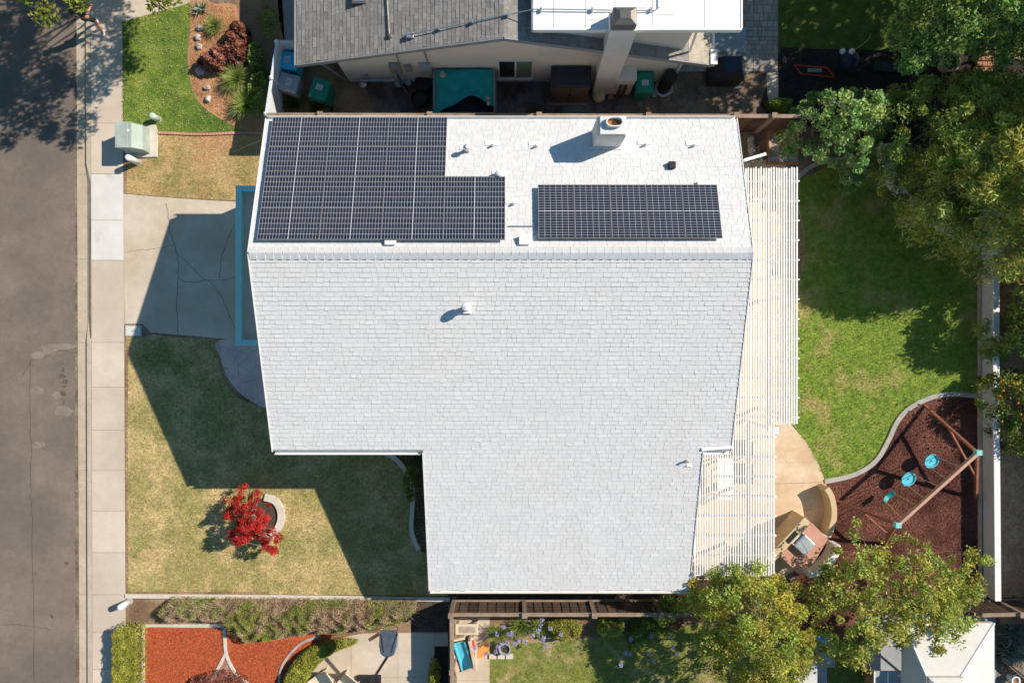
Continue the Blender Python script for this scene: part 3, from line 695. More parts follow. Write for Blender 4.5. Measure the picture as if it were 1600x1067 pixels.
for ga in ((XL, XR, YN+.004, zr(YN)-.02, 1), (XL+.02, XW0-.05, YS-.006, zr(YS)-.02, -1), (XW0, XW1, YB-.006, zr(YB)-.02, -1), (XW1+.05, XR, YS-.006, zr(YS)-.02, -1)):
    b = MB(); gutter(*ga); b.build('gutter', 'white_paint', house)
b = MB()
def wall(poly, nm='wall', m='stucco_cream'):
    n = len(poly); 
    for i in range(n):
        (x0, y0), (x1, y1) = poly[i], poly[(i+1) % n]
        ys = [y0]+([YR] if (y0-YR)*(y1-YR) < 0 else [])+[y1]
        xs = [x0+(x1-x0)*((q-y0)/(y1-y0) if y1 != y0 else 0) for q in ys]
        if y0 == y1: xs = [x0, x1]
        for j in range(len(ys)-1):
            b.add([(xs[j], ys[j], 0), (xs[j+1], ys[j+1], 0), (xs[j+1], ys[j+1], zr(ys[j+1])-T-.002), (xs[j], ys[j], zr(ys[j])-T-.002)], [(0, 1, 2, 3)])
wall([(XL+.4, YN-.4), (XL+.4, YS+.45), (XW0+.4, YS+.45), (XW0+.4, YB+.5), (XW1-.35, YB+.5), (XW1-.35, YS+.45), (XR-.4, YS+.45), (XR-.4, YN-.4)])
b.build('wall', 'stucco_cream', house)
# garage portal frame, teal
gz = 2.4; A = at(368, 290, gz); B = at(410, 540, gz); gi = MB()
x0, x1, y1, y0 = A.x, XL+.42, A.y, B.y; wv = .19
g = MB(); g.box(x0, x0+wv, y0, y1, gz-.3, gz); g.box(x0+wv+.002, x1, y1-wv, y1, gz-.3, gz-.001); g.box(x0+wv+.002, x1, y0, y0+wv, gz-.3, gz-.001)
g.build('garage_trim', 'teal_paint', house, bevel=.012)
g = MB(); g.box(x0+wv+.003, x1, y0+wv+.003, y1-wv-.003, gz-.34, gz-.24); g.build('garage_roof', 'deck_tan', house)
g = MB(); g.box(x0+.03, x0+.25, y0+.03, y0+.5, 0, gz-.302); g.box(x0+.252, x1, y0+.03, y0+.2, 0, gz-.342); g.build('garage_wall', 'stucco_cream', house)
g = MB(); g.box(x0+.03, x0+.25, y1-.5, y1-.03, 0, gz-.302); g.box(x0+.252, x1, y1-.2, y1-.03, 0, gz-.342); g.build('garage_wall', 'stucco_cream', house)
gd = MB(); gd.box(x0+.12, x0+.18, y0+.5, y1-.5, .012, gz-.302)
for k in range(1, 4): gd.box(x0+.112, x0+.119, y0+.5, y1-.5, k*.5, k*.5+.03)
gd.build('garage_door', 'white_paint', house)
# white flashing at the wing step
g = MB(); p, q = at(1096, 702, 3.95), at(1145, 698, 3.95); g.bar(p, q, .10, .03); g.build('flashing', 'white_paint', house, bevel=.005)
# downspout sticking out at the north-east
g = MB(); g.bar(at(1162, 251, 3.6), at(1196, 241, 3.0), .09, .07); g.build('downspout', 'white_paint', house, bevel=.01)
# chimney
g = MB(); zt = 5.93; X0, X1, Y0, Y1 = 2.39, 3.09, 5.62, 6.12
g.box(X0-.06, X1+.03, Y0-.01, Y1+.03, 3.8, zt-.10)
g.add([(X0-.06, Y0-.01, zt-.10), (X1+.03, Y0-.01, zt-.10), (X1+.03, Y1+.03, zt-.10), (X0-.06, Y1+.03, zt-.10), (X0, Y0, zt-.02), (X1, Y0, zt-.02), (X1, Y1, zt-.02), (X0, Y1, zt-.02)], [(0, 1, 5, 4), (1, 2, 6, 5), (2, 3, 7, 6), (3, 0, 4, 7), (4, 5, 6, 7)])
ch = g.build('chimney', 'stucco_white', house, bevel=.01)
g = MB(); g.box(X0+.0, X1+.0, Y0, Y1, zt-.018, zt+.03); g.build('chimney_cap', 'stained_cap', ch, bevel=.012)
g = MB(); cx, cy = 2.77, 5.93
prof = [(.24, 0), (.24, .09), (.20, .10), (.185, .06), (.17, 0.0)]
def oval(g, rx, ry, z0, z1, ri, c=(cx, cy)):
    n = 24; o = []; 
    for rr, z in ((1, z0), (1, z1), (ri, z1), (ri, z0+.002)):
        o += [(c[0]+math.copysign(abs(math.cos(a))**.6, math.cos(a))*rx*rr, c[1]+math.sin(a)*(ry*rr if rr == 1 else ry-(rx-rx*rr)), z) for a in [2*math.pi*k/n for k in range(n)]]
    fs = [(i*n+k, i*n+(k+1) % n, (i+1)*n+(k+1) % n, (i+1)*n+k) for i in range(3) for k in range(n)]; g.add(o, fs)
    return o[3*n:]
ring = oval(g, .24, .145, zt+.032, zt+.15, .84); g.build('flue', 'stained_cap', ch, smooth=True)
g = MB(); g.add([(x, y, zt+.04) for x, y, z in ring], [tuple(range(len(ring)))]); g.build('flue_lining', 'rust', ch)
g = MB(); g.prism([(cx-.02, cy-.07), (cx+.09, cy-.07), (cx+.13, cy), (cx+.07, cy+.06), (cx-.03, cy+.06), (cx-.07, cy)], zt+.041, zt+.047); g.build('flue_mouth', 'soot', ch)
g = MB(); zf = zr(Y0-.06); g.box(X0-.16, X1+.1, Y0-.075, Y0-.012, zf-.02, zf+.035); g.build('chimney_flashing', 'white_paint', ch)
# vents on the north slope: (px, py, kind)
def rz_at(px, py):              # roof point under pixel
    z = 5.0
    for _ in range(12):
        p = at(px, py, z); z = zr(p.y)
    return at(px, py, z)
def pipe_vent(px, py, h, r, fl=True, cap=False, m='white_paint', lab=None):
    p = rz_at(px, py); sg = 1 if p.y > YR else -1
    g = MB(); g.tube([p-Vector((0, 0, .1)), p+Vector((0, 0, h))], r, 14)
    if cap: g.lathe(p+Vector((0, 0, h-.04)), [(r*1.05, 0), (r*1.5, .03), (r*1.5, .10), (r*1.1, .15), (r*.3, .17)], 16)
    o = g.build('vent_pipe', m, rf, smooth=False)
    o['wl'] = [0, 0, 0]
    if fl:
        f = MB(); y0, y1 = sorted((p.y+sg*-.02, p.y+sg*.13))
        y0, y1 = (p.y+.03, p.y+.17); zz = lambda y: zr(y)+.028
        f.add([(p.x-.2, y0, zz(y0)), (p.x+.18, y0, zz(y0)), (p.x+.18, y1, zz(y1)), (p.x-.2, y1, zz(y1)), (p.x-.2, y0, zz(y0)-.03), (p.x+.18, y0, zz(y0)-.03)], [(0, 1, 2, 3), (4, 5, 1, 0)])
        f.build('vent_flashing', 'white_paint', rf)
    g = MB(); g.lathe(p+Vector((0, 0, -.02)), [(r*2.0, 0), (r*1.9, .045), (r*1.1, .08)], 14); g.build('vent_collar', m, rf)
pipe_vent(729, 236, .30, .055, cap=True, m='galv')
for px, py in ((769, 229), (837, 230), (1007, 228), (1083, 229)): pipe_vent(px, py, .15, .028, m='galv')
pipe_vent(801, 320, .13, .028, m='galv')
pipe_vent(780, 274, .16, .07, cap=True)
pipe_vent(1072, 720, .22, .03, fl=False, m='galv'); 
g = MB(); p = rz_at(1076, 726); g.box(p.x-.07, p.x+.09, p.y-.05, p.y+.05, p.z-.05, p.z+.035); g.build('vent_flashing', 'white_paint', rf)
# tall capped vent on the south slope
p = rz_at(730, 481); g = MB(); g.box(p.x-.12, p.x+.12, p.y-.16, p.y+.10, p.z-.06, p.z+.03); g.build('vent_flashing', 'stained_cap', rf)
g = MB(); g.lathe(p+Vector((0, 0, -.05)), [(.085, 0), (.085, .36), (.13, .40), (.13, .50), (.10, .55), (.02, .58)], 18); g.build('vent_pipe', 'white_paint', rf)
# square black vent, boxes, conduit
p = rz_at(1049, 260); g = MB(); g.box(p.x-.10, p.x+.10, p.y-.09, p.y+.11, p.z-.05, p.z+.14); g.box(p.x-.07, p.x+.12, p.y-.16, p.y-.092, p.z-.06, p.z+.03); g.build('vent_hood', 'black_plastic', rf, bevel=.012)
def rbox(px, py, w, d, h, nm='junction_box', m='white_paint'):
    p = rz_at(px, py); g = MB(); g.box(p.x-w/2, p.x+w/2, p.y-d/2, p.y+d/2, p.z-.08, p.z+h); g.box(p.x-w/2-.01, p.x+w/2+.01, p.y-d/2-.01, p.y+d/2+.01, p.z+h+.001, p.z+h+.02); return g.build(nm, m, rf, bevel=.008)
rbox(820, 376, .30, .24, .12); rbox(611, 380, .30, .10, .10, 'vent_hood'); rbox(1105, 288, .58, .12, .08, 'vent_hood')
a, c = rz_at(794, 354), rz_at(842, 354); g = MB(); g.tube([a+Vector((0, 0, .05)), c+Vector((0, 0, .05))], .016, 8); g.build('conduit', 'galv', rf)

# ---------------------------------------------------------------- solar panels
nN = Vector((0, math.sin(ca), math.cos(ca))); tiltN = -ca
def make_panel(w, h, nx, ny, split, label, name='solar_panel'):
    """panel lying in its own xy plane; the empty tilts it onto the roof"""
    root = thing(name, label, 'solar panel', (0, 0, 0))
    t = .04; f = .007
    g = MB(); g.box(-w/2, w/2, -h/2, -h/2+f, 0, t); g.box(-w/2, w/2, h/2-f, h/2, 0, t); g.box(-w/2, -w/2+f, -h/2+f, h/2-f, 0, t); g.box(w/2-f, w/2, -h/2+f, h/2-f, 0, t)
    g.build('frame', 'panel_frame', root, local=True)
    g = MB(); g.box(-w/2+f, w/2-f, -h/2+f, h/2-f, .02, t-.006); g.build('backsheet', 'backsheet', root, local=True)
    g = MB(); iw, ih = w-2*f-.006, h-2*f-.006; mg = .013
    for half in range(2):
        if split == 'x': ox, oy, cw, chh = (-iw/2+half*(iw/2+mg/2), -ih/2, (iw-mg)/2/nx, ih/ny)
        else: ox, oy, cw, chh = (-iw/2, -ih/2+half*(ih/2+mg/2), iw/nx, (ih-mg)/2/ny)
        for i in range(nx):
            for j in range(ny):
                x, y = ox+i*cw, oy+j*chh; gg = .0036; tn = random.uniform(.85, 1.15)
                g.add([(x+gg, y+gg, t-.004), (x+cw-gg, y+gg, t-.004), (x+cw-gg, y+chh-gg, t-.004), (x+gg, y+chh-gg, t-.004)], [(0, 1, 2, 3)], (tn, tn, tn))
    g.build('cells', 'cell', root, local=True)
    return root
def copy_tree(o, parent=None):
    c = o.copy(); COL.objects.link(c)
    if parent is not None: c.parent = parent
    for ch_ in list(o.children): copy_tree(ch_, c)
    return c
PW, PH = 1.69, .985
lo = .13
def place_panel(o, X, s):      # s = slope distance from ridge of the panel centre
    y = YR+s*math.cos(ca); o.location = Vector((X, y, zr(y)))+nN*lo; o.rotation_euler = (tiltN+random.uniform(-.003, .003), random.uniform(-.003, .003), 0)
pl = make_panel(PW, PH, 10, 6, 'x', 'x')
# rows: photo y of the row centres -> slope distance; columns
def s_of(py):
    p = rz_at(600, py); return (p.y-YR)/math.cos(ca)
s_bot = s_of(376.5)-lo*K; rows = [s_bot+PH/2+k*(PH+.004) for k in range(4)]
xl = at(402, 377, zr(YR+s_bot)+lo).x
cols = [xl+PW/2+k*(PW+.004) for k in range(4)]
names_r = ['bottom row', 'second row from the bottom', 'third row from the bottom', 'top row']
names_c = ['first from the left', 'second from the left', 'third from the left', 'rightmost']
first = True
for r in range(4):
    for c in range(4 if r < 2 else 3):
        o = pl if first else copy_tree(pl); first = False
        place_panel(o, cols[c], rows[r]); o['group'] = 'solar panels on the white roof'
        nc = names_c[c] if r < 2 else ['first from the left', 'middle one', 'last on the right'][c]
        o['label'] = 'solar panel of the big left array, %s, %s' % (names_r[r], nc)
pp = make_panel(1.0, 1.66, 6, 10, 'y', 'x'); p0 = rz_at(842, 374); s0 = (p0.y-YR)/math.cos(ca)-lo*K; xl2 = at(841.5, 374, p0.z+lo).x
for k, nm in enumerate(['leftmost', 'second from the left', 'middle', 'fourth from the left', 'rightmost']):
    o = pp if k == 0 else copy_tree(pp); place_panel(o, xl2+.5+k*1.006, s0+.83); o['group'] = 'solar panels on the white roof'
    o['label'] = 'upright solar panel, %s in the separate row of five' % nm

# ---------------------------------------------------------------- pergola
pz = 2.62; pg = thing('pergola', 'white slatted pergola along the back of the house', 'pergola', (8.2, 0, 0))
y_top, y_mid, y_bot = at(0, 262, pz).y, at(0, 663, pz).y, at(0, 899, pz).y
xe1, xe2 = at(1245.5, 0, pz).x, at(1209.5, 0, pz).x; sp = .0840*1.0; sw_ = .041
proto = {}
x = xe1; i = 0; sp = (xe1-5.86)/40
while x > 5.84:
    ya, yb = (y_top, y_mid) if x > xe2+.02 else ((y_top, y_bot) if x > XR-.12 else (YS-.1, y_bot))
    key = (round(ya, 2), round(yb, 2))
    if key not in proto:
        g = MB(); g.box(-sw_/2, sw_/2, ya, yb, pz-.042, pz); o = g.build('slat', 'white_paint', pg, local=True); proto[key] = o
    else: o = proto[key].copy(); COL.objects.link(o)
    o.location = (x-8.2, random.uniform(-.03, .03), random.uniform(-.006, .006)); o.rotation_euler.z = random.uniform(-.0012, .0012)
    x -= sp; i += 1
yr_ = y_top-.42; first = None
while yr_ > y_bot:
    xa = (XR-.38 if yr_ > YS+.45 else XW1+.04); xb = (xe1 if yr_ > y_mid else xe2)+.10
    g = MB(); g.box(xa, xb, yr_-.022, yr_+.022, pz-.185, pz-.044); g.build('rafter', 'white_paint', pg)
    yr_ -= .632
g = MB(); g.box(xe2-.10, xe2, y_mid-.25, y_top, pz-.36, pz-.187); g.build('beam', 'white_paint', pg)
g = MB(); g.box(xe1-.35, xe1-.25, y_mid, y_top, pz-.36, pz-.187); g.build('beam', 'white_paint', pg)
g = MB(); g.box(7.62, 7.72, y_bot, y_mid, pz-.36, pz-.187); g.build('beam', 'white_paint', pg)
for px_, py_ in ((xe1-.3, y_top-.3), (xe1-.3, y_mid+.3), (xe1-.3, (y_top+y_mid)/2), (7.67, y_bot+.3), (7.67, (y_bot+y_mid)/2), (xe2-.05, y_mid-.15)):
    g = MB(); g.box(px_-.05, px_+.05, py_-.05, py_+.05, .012, pz-.362); g.build('post', 'white_paint', pg)
g = MB(); p = at(1212, 668, 2.4); g.box(p.x-.05, p.x+.10, p.y-.2, p.y+.05, 2.3, 2.42); g.build('beam_end', 'white_paint', pg)

# things under the pergola
def table(name, label, px, py, w, d, h, m, n=4):
    b0 = at(px, py); r = thing(name, label, 'table', b0); g = MB(); g.box(b0.x-w/2, b0.x+w/2, b0.y-d/2, b0.y+d/2, h-.04, h); g.build('tabletop', m, r, bevel=.01)
    for sx in (-1, 1):
        for sy in (-1, 1):
            g = MB(); g.box(b0.x+sx*(w/2-.08)-.03, b0.x+sx*(w/2-.08)+.03, b0.y+sy*(d/2-.08)-.03, b0.y+sy*(d/2-.08)+.03, .012, h-.042); g.build('leg', m, r)
table('patio_table', 'white patio table showing through the pergola slats by the roof step', 1124, 742, .58, 1.45, .72, 'white_paint')
def armchair(label, px, py, rz, m='black_cloth'):
    b0 = at(px, py); r = thing('patio_chair', label, 'chair', b0, 'patio chairs under the pergola')
    T_ = Matrix.Translation(b0) @ Matrix.Rotation(rz, 4, 'Z')
    g = MB(T_); g.box(-.28, .28, -.27, .27, .32, .42); g.build('seat', m, r, bevel=.02)
    g = MB(T_); g.box(-.28, .28, .275, .35, .36, .88); g.build('backrest', m, r, bevel=.02)
    for sx in (-1, 1):
        g = MB(T_); g.box(sx*.33-.035, sx*.33+.035, -.26, .30, .56, .60); g.build('armrest', m, r, bevel=.01)
        for y in (-.24, .28):
            g = MB(T_); g.box(sx*.33-.02, sx*.33+.02, y-.02, y+.02, .012, .558); g.build('leg', m, r)
armchair('dark patio chair under the slats, just below the roof step corner', 1153, 700, 0)
armchair('dark patio chair under the slats, between roof edge and lower beam', 1153, 733, math.pi)
# ---------------------------------------------------------------- neighbour's house (top)
nh = thing('neighbour_house', 'grey shingled house with white flat upper roof at the top of the view', 'house', (0, 12, 0))
zp, xp, kn = 4.4, -.25, .293; yr, yn = 8.95, 22.0
zn = lambda x: zp-abs(x-xp)*kn
def sheet(b, x0, x1, y0, y1, th=.14):
    b.add([(x0, y0, zn(x0)), (x1, y0, zn(x1)), (x1, y1, zn(x1)), (x0, y1, zn(x0)), (x0, y0, zn(x0)-th), (x1, y0, zn(x1)-th), (x1, y1, zn(x1)-th), (x0, y1, zn(x0)-th)],
          [(0, 1, 2, 3), (7, 6, 5, 4), (0, 4, 5, 1), (1, 5, 6, 2), (2, 6, 7, 3), (3, 7, 4, 0)])
b = MB(); sheet(b, -6.95, xp, yr, yn); sheet(b, xp, 6.45, yr, yn); nr = b.build('roof', 'gap_dark', nh)
cn = math.cos(math.atan(kn)); sn = math.sin(math.atan(kn))
b = shingles((xp, yr, zp), (0, 1, 0), (-cn, 0, -sn), 6.7/cn, lambda s: (0, yn-yr), var=.17, seed=9, th=.012, wr=(.14, .34), gap=.006); b.build('shingles', 'shingle_grey', nr)
b = shingles((xp, yr, zp), (0, 1, 0), (cn, 0, -sn), 5.9/cn, lambda s: (0, 3.5), var=.17, seed=10, th=.012, gap=.006); b.build('shingles', 'shingle_grey', nr)
b = shingles((xp+5.9, yr, zn(xp+5.9)), (0, 1, 0), (cn, 0, -sn), .8/cn, lambda s: (0, 3.5), var=.1, seed=11, th=.012, gap=.006); b.build('shingles', 'shingle_sunlit_tan', nr)
b = MB(); b.bar((-6.97, yr-.03, zn(-6.95)-.07), (xp, yr-.03, zp-.07), .04, .17); b.bar((xp, yr-.03, zp-.07), (6.47, yr-.03, zn(6.45)-.07), .04, .17); b.build('rake_trim', 'trim_grey', nh)
b = MB(); b.box(-7.04, -6.96, yr-.05, yn, zn(-6.95)-.14, zn(-6.95)-.01); b.build('gutter', 'trim_grey', nh)
b = MB(); b.box(6.46, 6.56, yr-.02, yn, zn(6.45)-.14, zn(6.45)-.01); b.box(6.40, 6.62, yr-.03, yr+.45, zn(6.45)+.02, zn(6.45)+.08); b.build('gutter', 'white_paint', nh)
b = MB(); yw = 9.3
b.add([(-5.82, yw, 0), (5.6, yw, 0), (5.6, yw, zn(5.6)-.142), (xp, yw, zp-.142), (-5.82, yw, zn(-5.82)-.142)], [(0, 1, 2, 3, 4)])
b.add([(-5.82, yw, 0), (-5.82, yn, 0), (-5.82, yn, 2.6), (-5.82, yw, zn(-5.82)-.142)], [(0, 1, 2, 3)])
b.add([(5.6, yw, 0), (5.6, yn, 0), (5.6, yn, 2.5), (5.6, yw, zn(5.6)-.142)], [(3, 2, 1, 0)])
b.build('wall', 'stucco_cream', nh)
b = MB(); b.box(.85, 5.45, yw-.004, yn, 2.2, 4.47); b.build('upper_wall', 'stucco_white', nh)
b = MB(); b.box(.62, 6.66, 9.12, yn, 4.48, 4.60); uf = b.build('flat_roof', 'membrane', nh)
b = MB(); b.box(.62, 6.70, 9.06, 9.117, 4.44, 4.615); b.box(6.663, 6.72, 9.118, yn, 4.44, 4.615); b.build('fascia', 'white_paint', uf)
b = MB(); b.box(.56, .617, 9.06, yn, 4.44, 4.63); b.build('flashing', 'galv', uf)
b = MB()
for x in (1.20, 2.14, 3.0, 4.1, 5.6): b.box(x, x+.012, 9.13, yn, 4.601, 4.604)
for x0, y in ((2.2, 9.35), (3.4, 9.7), (4.2, 9.5)): b.box(x0, x0+.5, y, y+.01, 4.6012, 4.605)
b.build('seam', 'deck_grey', uf)
# window and vents
def window(parent, x0, x1, z0, z1, y):
    g = MB(); g.box(x0, x1, y-.05, y-.005, z0, z0+.05); g.box(x0, x1, y-.05, y-.005, z1-.05, z1); g.box(x0, x0+.05, y-.05, y-.005, z0+.05, z1-.05); g.box(x1-.05, x1, y-.05, y-.005, z0+.05, z1-.05); g.box((x0+x1)/2-.03, (x0+x1)/2+.03, y-.05, y-.005, z0+.05, z1-.05)
    wd = g.build('window', 'white_paint', parent)
    g = MB(); g.box(x0+.05, (x0+x1)/2-.03, y-.03, y-.015, z0+.05, z1-.05); g.build('pane', 'glass_dark', wd)
    g = MB(); g.box((x0+x1)/2+.03, x1-.05, y-.03, y-.015, z0+.05, z1-.05); g.build('pane', 'curtain', wd)
    g = MB(); g.box(x0-.03, x1+.03, y-.09, y-.004, z0-.05, z0-.002); g.build('sill', 'white_paint', wd)
window(nh, -.48, .72, .45, 1.95, yw)
# stucco chimney: tapered shaft with shoulder
g = MB(); yf = 8.84
def loft(g, secs):
    vs = []; 
    for x0, x1, y0, y1, z in secs: vs += [(x0, y0, z), (x1, y0, z), (x1, y1, z), (x0, y1, z)]
    fs = [(0, 3, 2, 1)]; n = len(secs)
    for i in range(n-1):
        for k in range(4): fs.append((4*i+k, 4*i+(k+1) % 4, 4*i+4+(k+1) % 4, 4*i+4+k))
    fs.append(tuple(4*(n-1)+k for k in range(4))); g.add(vs, fs)
loft(g, [(2.87, 3.60, yf, yw+.2, 0), (2.80, 3.58, yf, yw+.2, 4.0), (2.80, 3.56, yf, yw+.12, 5.05)])
cm = g.build('chimney', 'stucco_white', nh)
g = MB(); g.box(3.602, 4.2, yf, yw-.003, 0, 1.35); g.box(3.601, 4.22, yf-.02, yw-.003, 1.352, 1.42); g.build('hearth', 'stucco_cream', cm)
g = MB(); g.box(3.72, 3.80, yf-.13, yf-.022, .05, 1.0); g.box(3.9, 3.97, yf-.13, yf-.022, .05, 1.0); g.build('pipe', 'wood_dark', cm)
g = MB(); loft(g, [(2.84, 3.50, 8.86, 9.36, 5.056), (2.84, 3.50, 8.86, 9.36, 5.36), (3.02, 3.32, 9.02, 9.22, 5.44)])
g.build('chimney_cap', 'dull_metal', cm, bevel=.01)
g = MB(); p = at(985, 43, 4.62); g.blob((p.x, p.y+.02, 4.63), .16, .07, .03); g.build('flashing', 'white_paint', uf)
# conduit across the roofs, roof vent pipe, skylight
def zroof(px, py):
    z = 4.0
    for _ in range(15): q = at(px, py, z); z = zn(q.x)
    return at(px, py, z)
g = MB(); a = zroof(640, 57); c = at(835, 15.5, 4.66); d = at(1022, 17.5, 4.66); e_ = at(1031, 12, 4.66); f_ = at(1031, -30, 4.66)
g.tube([a+Vector((0, 0, .12)), c+Vector((0, 0, .02)), at(860, 15, 4.68), d, e_, f_], .017, 8); cd = g.build('conduit', 'galv', nr)
for t_ in (.25, .52, .8):
    g = MB(); q = a.lerp(c, t_)+Vector((0, 0, .1)); g.box(q.x-.03, q.x+.03, q.y-.05, q.y+.05, q.z-.1, q.z+.02); g.build('conduit_clamp', 'galv', cd)
for px_ in (845, 925, 1017): g = MB(); q = at(px_, 16, 4.66); g.box(q.x-.025, q.x+.025, q.y-.06, q.y+.06, 4.602, 4.70); g.build('conduit_clamp', 'galv', cd)
g = MB(); g.box(a.x-.08, a.x+.14, a.y-.1, a.y+.06, a.z+.01, a.z+.13); g.build('junction_box', 'galv', nr, bevel=.01)
g = MB(); q0, q1 = zroof(603, -30), zroof(609, 56); g.tube([q0+Vector((0, 0, .05)), q1+Vector((0, 0, .06))], .022, 8); g.build('roof_pipe', 'rock', nr)
g = MB(); g.lathe(q1+Vector((0, -.03, -.01)), [(.1, 0), (.09, .06), (.04, .10)], 12); g.build('vent_collar', 'dull_metal', nr)
q = zroof(563, 2); g = MB(); g.box(q.x-.25, q.x+.2, q.y-.12, q.y+.4, q.z-.1, q.z+.09); g.build('skylight', 'dull_metal', nr, bevel=.01)
g = MB(); g.box(q.x-.18, q.x+.13, q.y-.06, q.y+.34, q.z+.091, q.z+.1); g.build('skylight_pane', 'galv', nr)
# meters and pipes on the wall
def onwall(name, x0, x1, z0, z1, d, m): g = MB(); g.box(x0, x1, yw-d, yw-.005, z0, z1); return g.build(name, m, nh, bevel=.01)
onwall('meter_box', -4.12, -3.78, 1.05, 1.75, .14, 'trim_grey'); onwall('meter_box', -3.62, -3.4, 1.2, 1.6, .12, 'trim_grey'); onwall('meter_box', -3.12, -2.72, .95, 1.75, .12, 'bin_grey')
onwall('warning_label', -4.02, -3.9, 1.3, 1.42, .145, 'red_paint'); onwall('vent_grille', -5.15, -5.02, .6, .75, .04, 'trim_grey')
g = MB(); g.tube([(-3.75, yw-.05, 1.7), (-3.75, yw-.05, 3.2)], .02, 6); g.tube([(-2.8, yw-.05, 1.7), (-2.8, yw-.05, 3.4)], .025, 6); g.build('wall_pipe', 'trim_grey', nh)
g = MB(); g.tube([(-5.3, yw-.15, .1), (-5.3, yw-.15, .55), (-4.1, yw-.15, .55)], .03, 8); g.lathe((-5.25, yw-.25, .25), [(.05, 0), (.13, .05), (.13, .22), (.05, .28)], 12); g.build('gas_meter', 'galv', nh)
g = MB(); g.tube([(-3.95, yw-.1, 1.04), (-3.9, yw-.25, .3), (-3.75, yw-.4, .05)], .05, 8); g.build('wall_pipe', 'galv', nh)
g = MB(); g.bar((-6.6, yw+.02, 2.25), (-5.86, yw-.03, .05), .07, .05); g.build('downspout', 'trim_grey', nh)
g = MB(); g.bar((5.5, yw-.03, 4.4), (5.66, yw-.06, 2.7), .06, .05); g.bar((5.66, yw-.05, 2.3), (5.66, yw-.05, .05), .06, .05); g.build('downspout', 'white_paint', nh)

# ---------------------------------------------------------------- fences and walls
def board_fence(label, p0, p1, h, m='wood_weathered', rail_m='wood_weathered', bw=.14, gap=.02, posts=(), cap=True, name='wooden_fence', lean=0.0):
    p0, p1 = Vector(p0), Vector(p1); L = (p1-p0).length; d = (p1-p0).normalized(); s_ = Vector((-d.y, d.x, 0))
    root = thing(name, label, 'fence', p0); g = MB(); u = 0
    while u < L-.05:
        w_ = min(bw*random.uniform(.92, 1.05), L-u); c0 = p0+d*(u+w_/2); hh = h*random.uniform(.985, 1.0)-.05
        g.bar(c0+Vector((0, 0, .04)), c0+s_*random.uniform(-.008, .008)+Vector((0, 0, hh)), .02, w_, random.uniform(.65, 1.25), up=tuple(d)) if False else g.add(
            [tuple(c0-d*(w_/2)+s_*q+Vector((0, 0, z))) for z in (.03, hh) for q in (-.01, .01)]+[tuple(c0+d*(w_/2)+s_*q+Vector((0, 0, z))) for z in (.03, hh) for q in (-.01, .01)],
            [(0, 4, 6, 2), (1, 3, 7, 5), (0, 2, 3, 1), (4, 5, 7, 6), (2, 6, 7, 3), (0, 1, 5, 4)], random.uniform(.6, 1.25)); u += w_+gap
    g.build('board_panel', m, root)
    if cap:
        g = MB(); g.bar(p0+Vector((0, 0, h-.02)), p1+Vector((0, 0, h-.02)), .13, .035); g.build('rail', rail_m, root, bevel=.006)
        g = MB(); g.bar(p0+s_*.05+Vector((0, 0, .35)), p1+s_*.05+Vector((0, 0, .35)), .06, .09); g.build('rail', rail_m, root)
    for t in posts:
        c0 = p0+d*(L*t); g = MB(); g.box(c0.x-.07, c0.x+.07, c0.y-.07, c0.y+.07, 0, h+.06); g.box(c0.x-.09, c0.x+.09, c0.y-.09, c0.y+.09, h+.061, h+.09); g.build('post', rail_m, root, bevel=.006)
    return root
yF = -9.2
board_fence('dark wooden fence with pale rails below the house roof, long straight run', (-2.1, yF, 0), (6.6, yF, 0), 1.5, m='wood_dark', bw=.27, gap=.05, posts=(.005, .29, .56, .82))
board_fence('weathered wooden fence running down beside the teal slide', (-2.05, yF-.12, 0), (-2.0, -15.5, 0), 1.36, posts=(.3, .8), gap=.0)
board_fence('brown wooden fence between the two houses', (-8.2, 7.55, 0), (10.0, 7.5, 0), 1.75, m='wood_dark', bw=.14, gap=.012, posts=(.1, .3, .5, .7, .86, .93))
board_fence('wooden fence in the far lower right corner by the strappy plants', at(1490, 935)+Vector((0, 0, 0)), at(1680, 930), 1.5, m='wood_dark', posts=(.3, .5))
board_fence('unseen plank fence added to shade the dirt strip at the right edge', (18.75, 6.5, 0), (18.75, -11, 0), 2.0, m='wood_weathered', bw=.3, gap=.006, posts=(.1, .4, .7))  # out of view, added to cast shade over the dirt strip and wall
# white vinyl fence by the bins
root = thing('vinyl_fence', 'white vinyl fence shielding the bins at the top left', 'fence', at(440, 150))
zf = 1.55; A = at(433, 66, zf); B = at(416, 179, zf); C_ = at(459, 66, zf)
g = MB(); g.bar((A.x, A.y, zf*.48), (B.x, B.y, zf*.48), .05, zf*.92); g.bar((A.x+.06, A.y, zf*.48), (C_.x, C_.y, zf*.48), .05, zf*.92); g.build('panel', 'vinyl', root)
g = MB(); g.bar((A.x, A.y, zf), (B.x, B.y, zf), .09, .05); g.bar((A.x+.1, A.y, zf), (C_.x, C_.y, zf), .09, .05); g.build('rail', 'vinyl', root)
for q in (A, (A+B)/2, B):
    g = MB(); g.box(q.x-.06, q.x+.06, q.y-.06, q.y+.06, 0, zf+.06); g.lathe((q.x, q.y, zf+.061), [(.08, 0), (.05, .03), (.005, .05)], 4); g.build('post', 'white_paint', root)
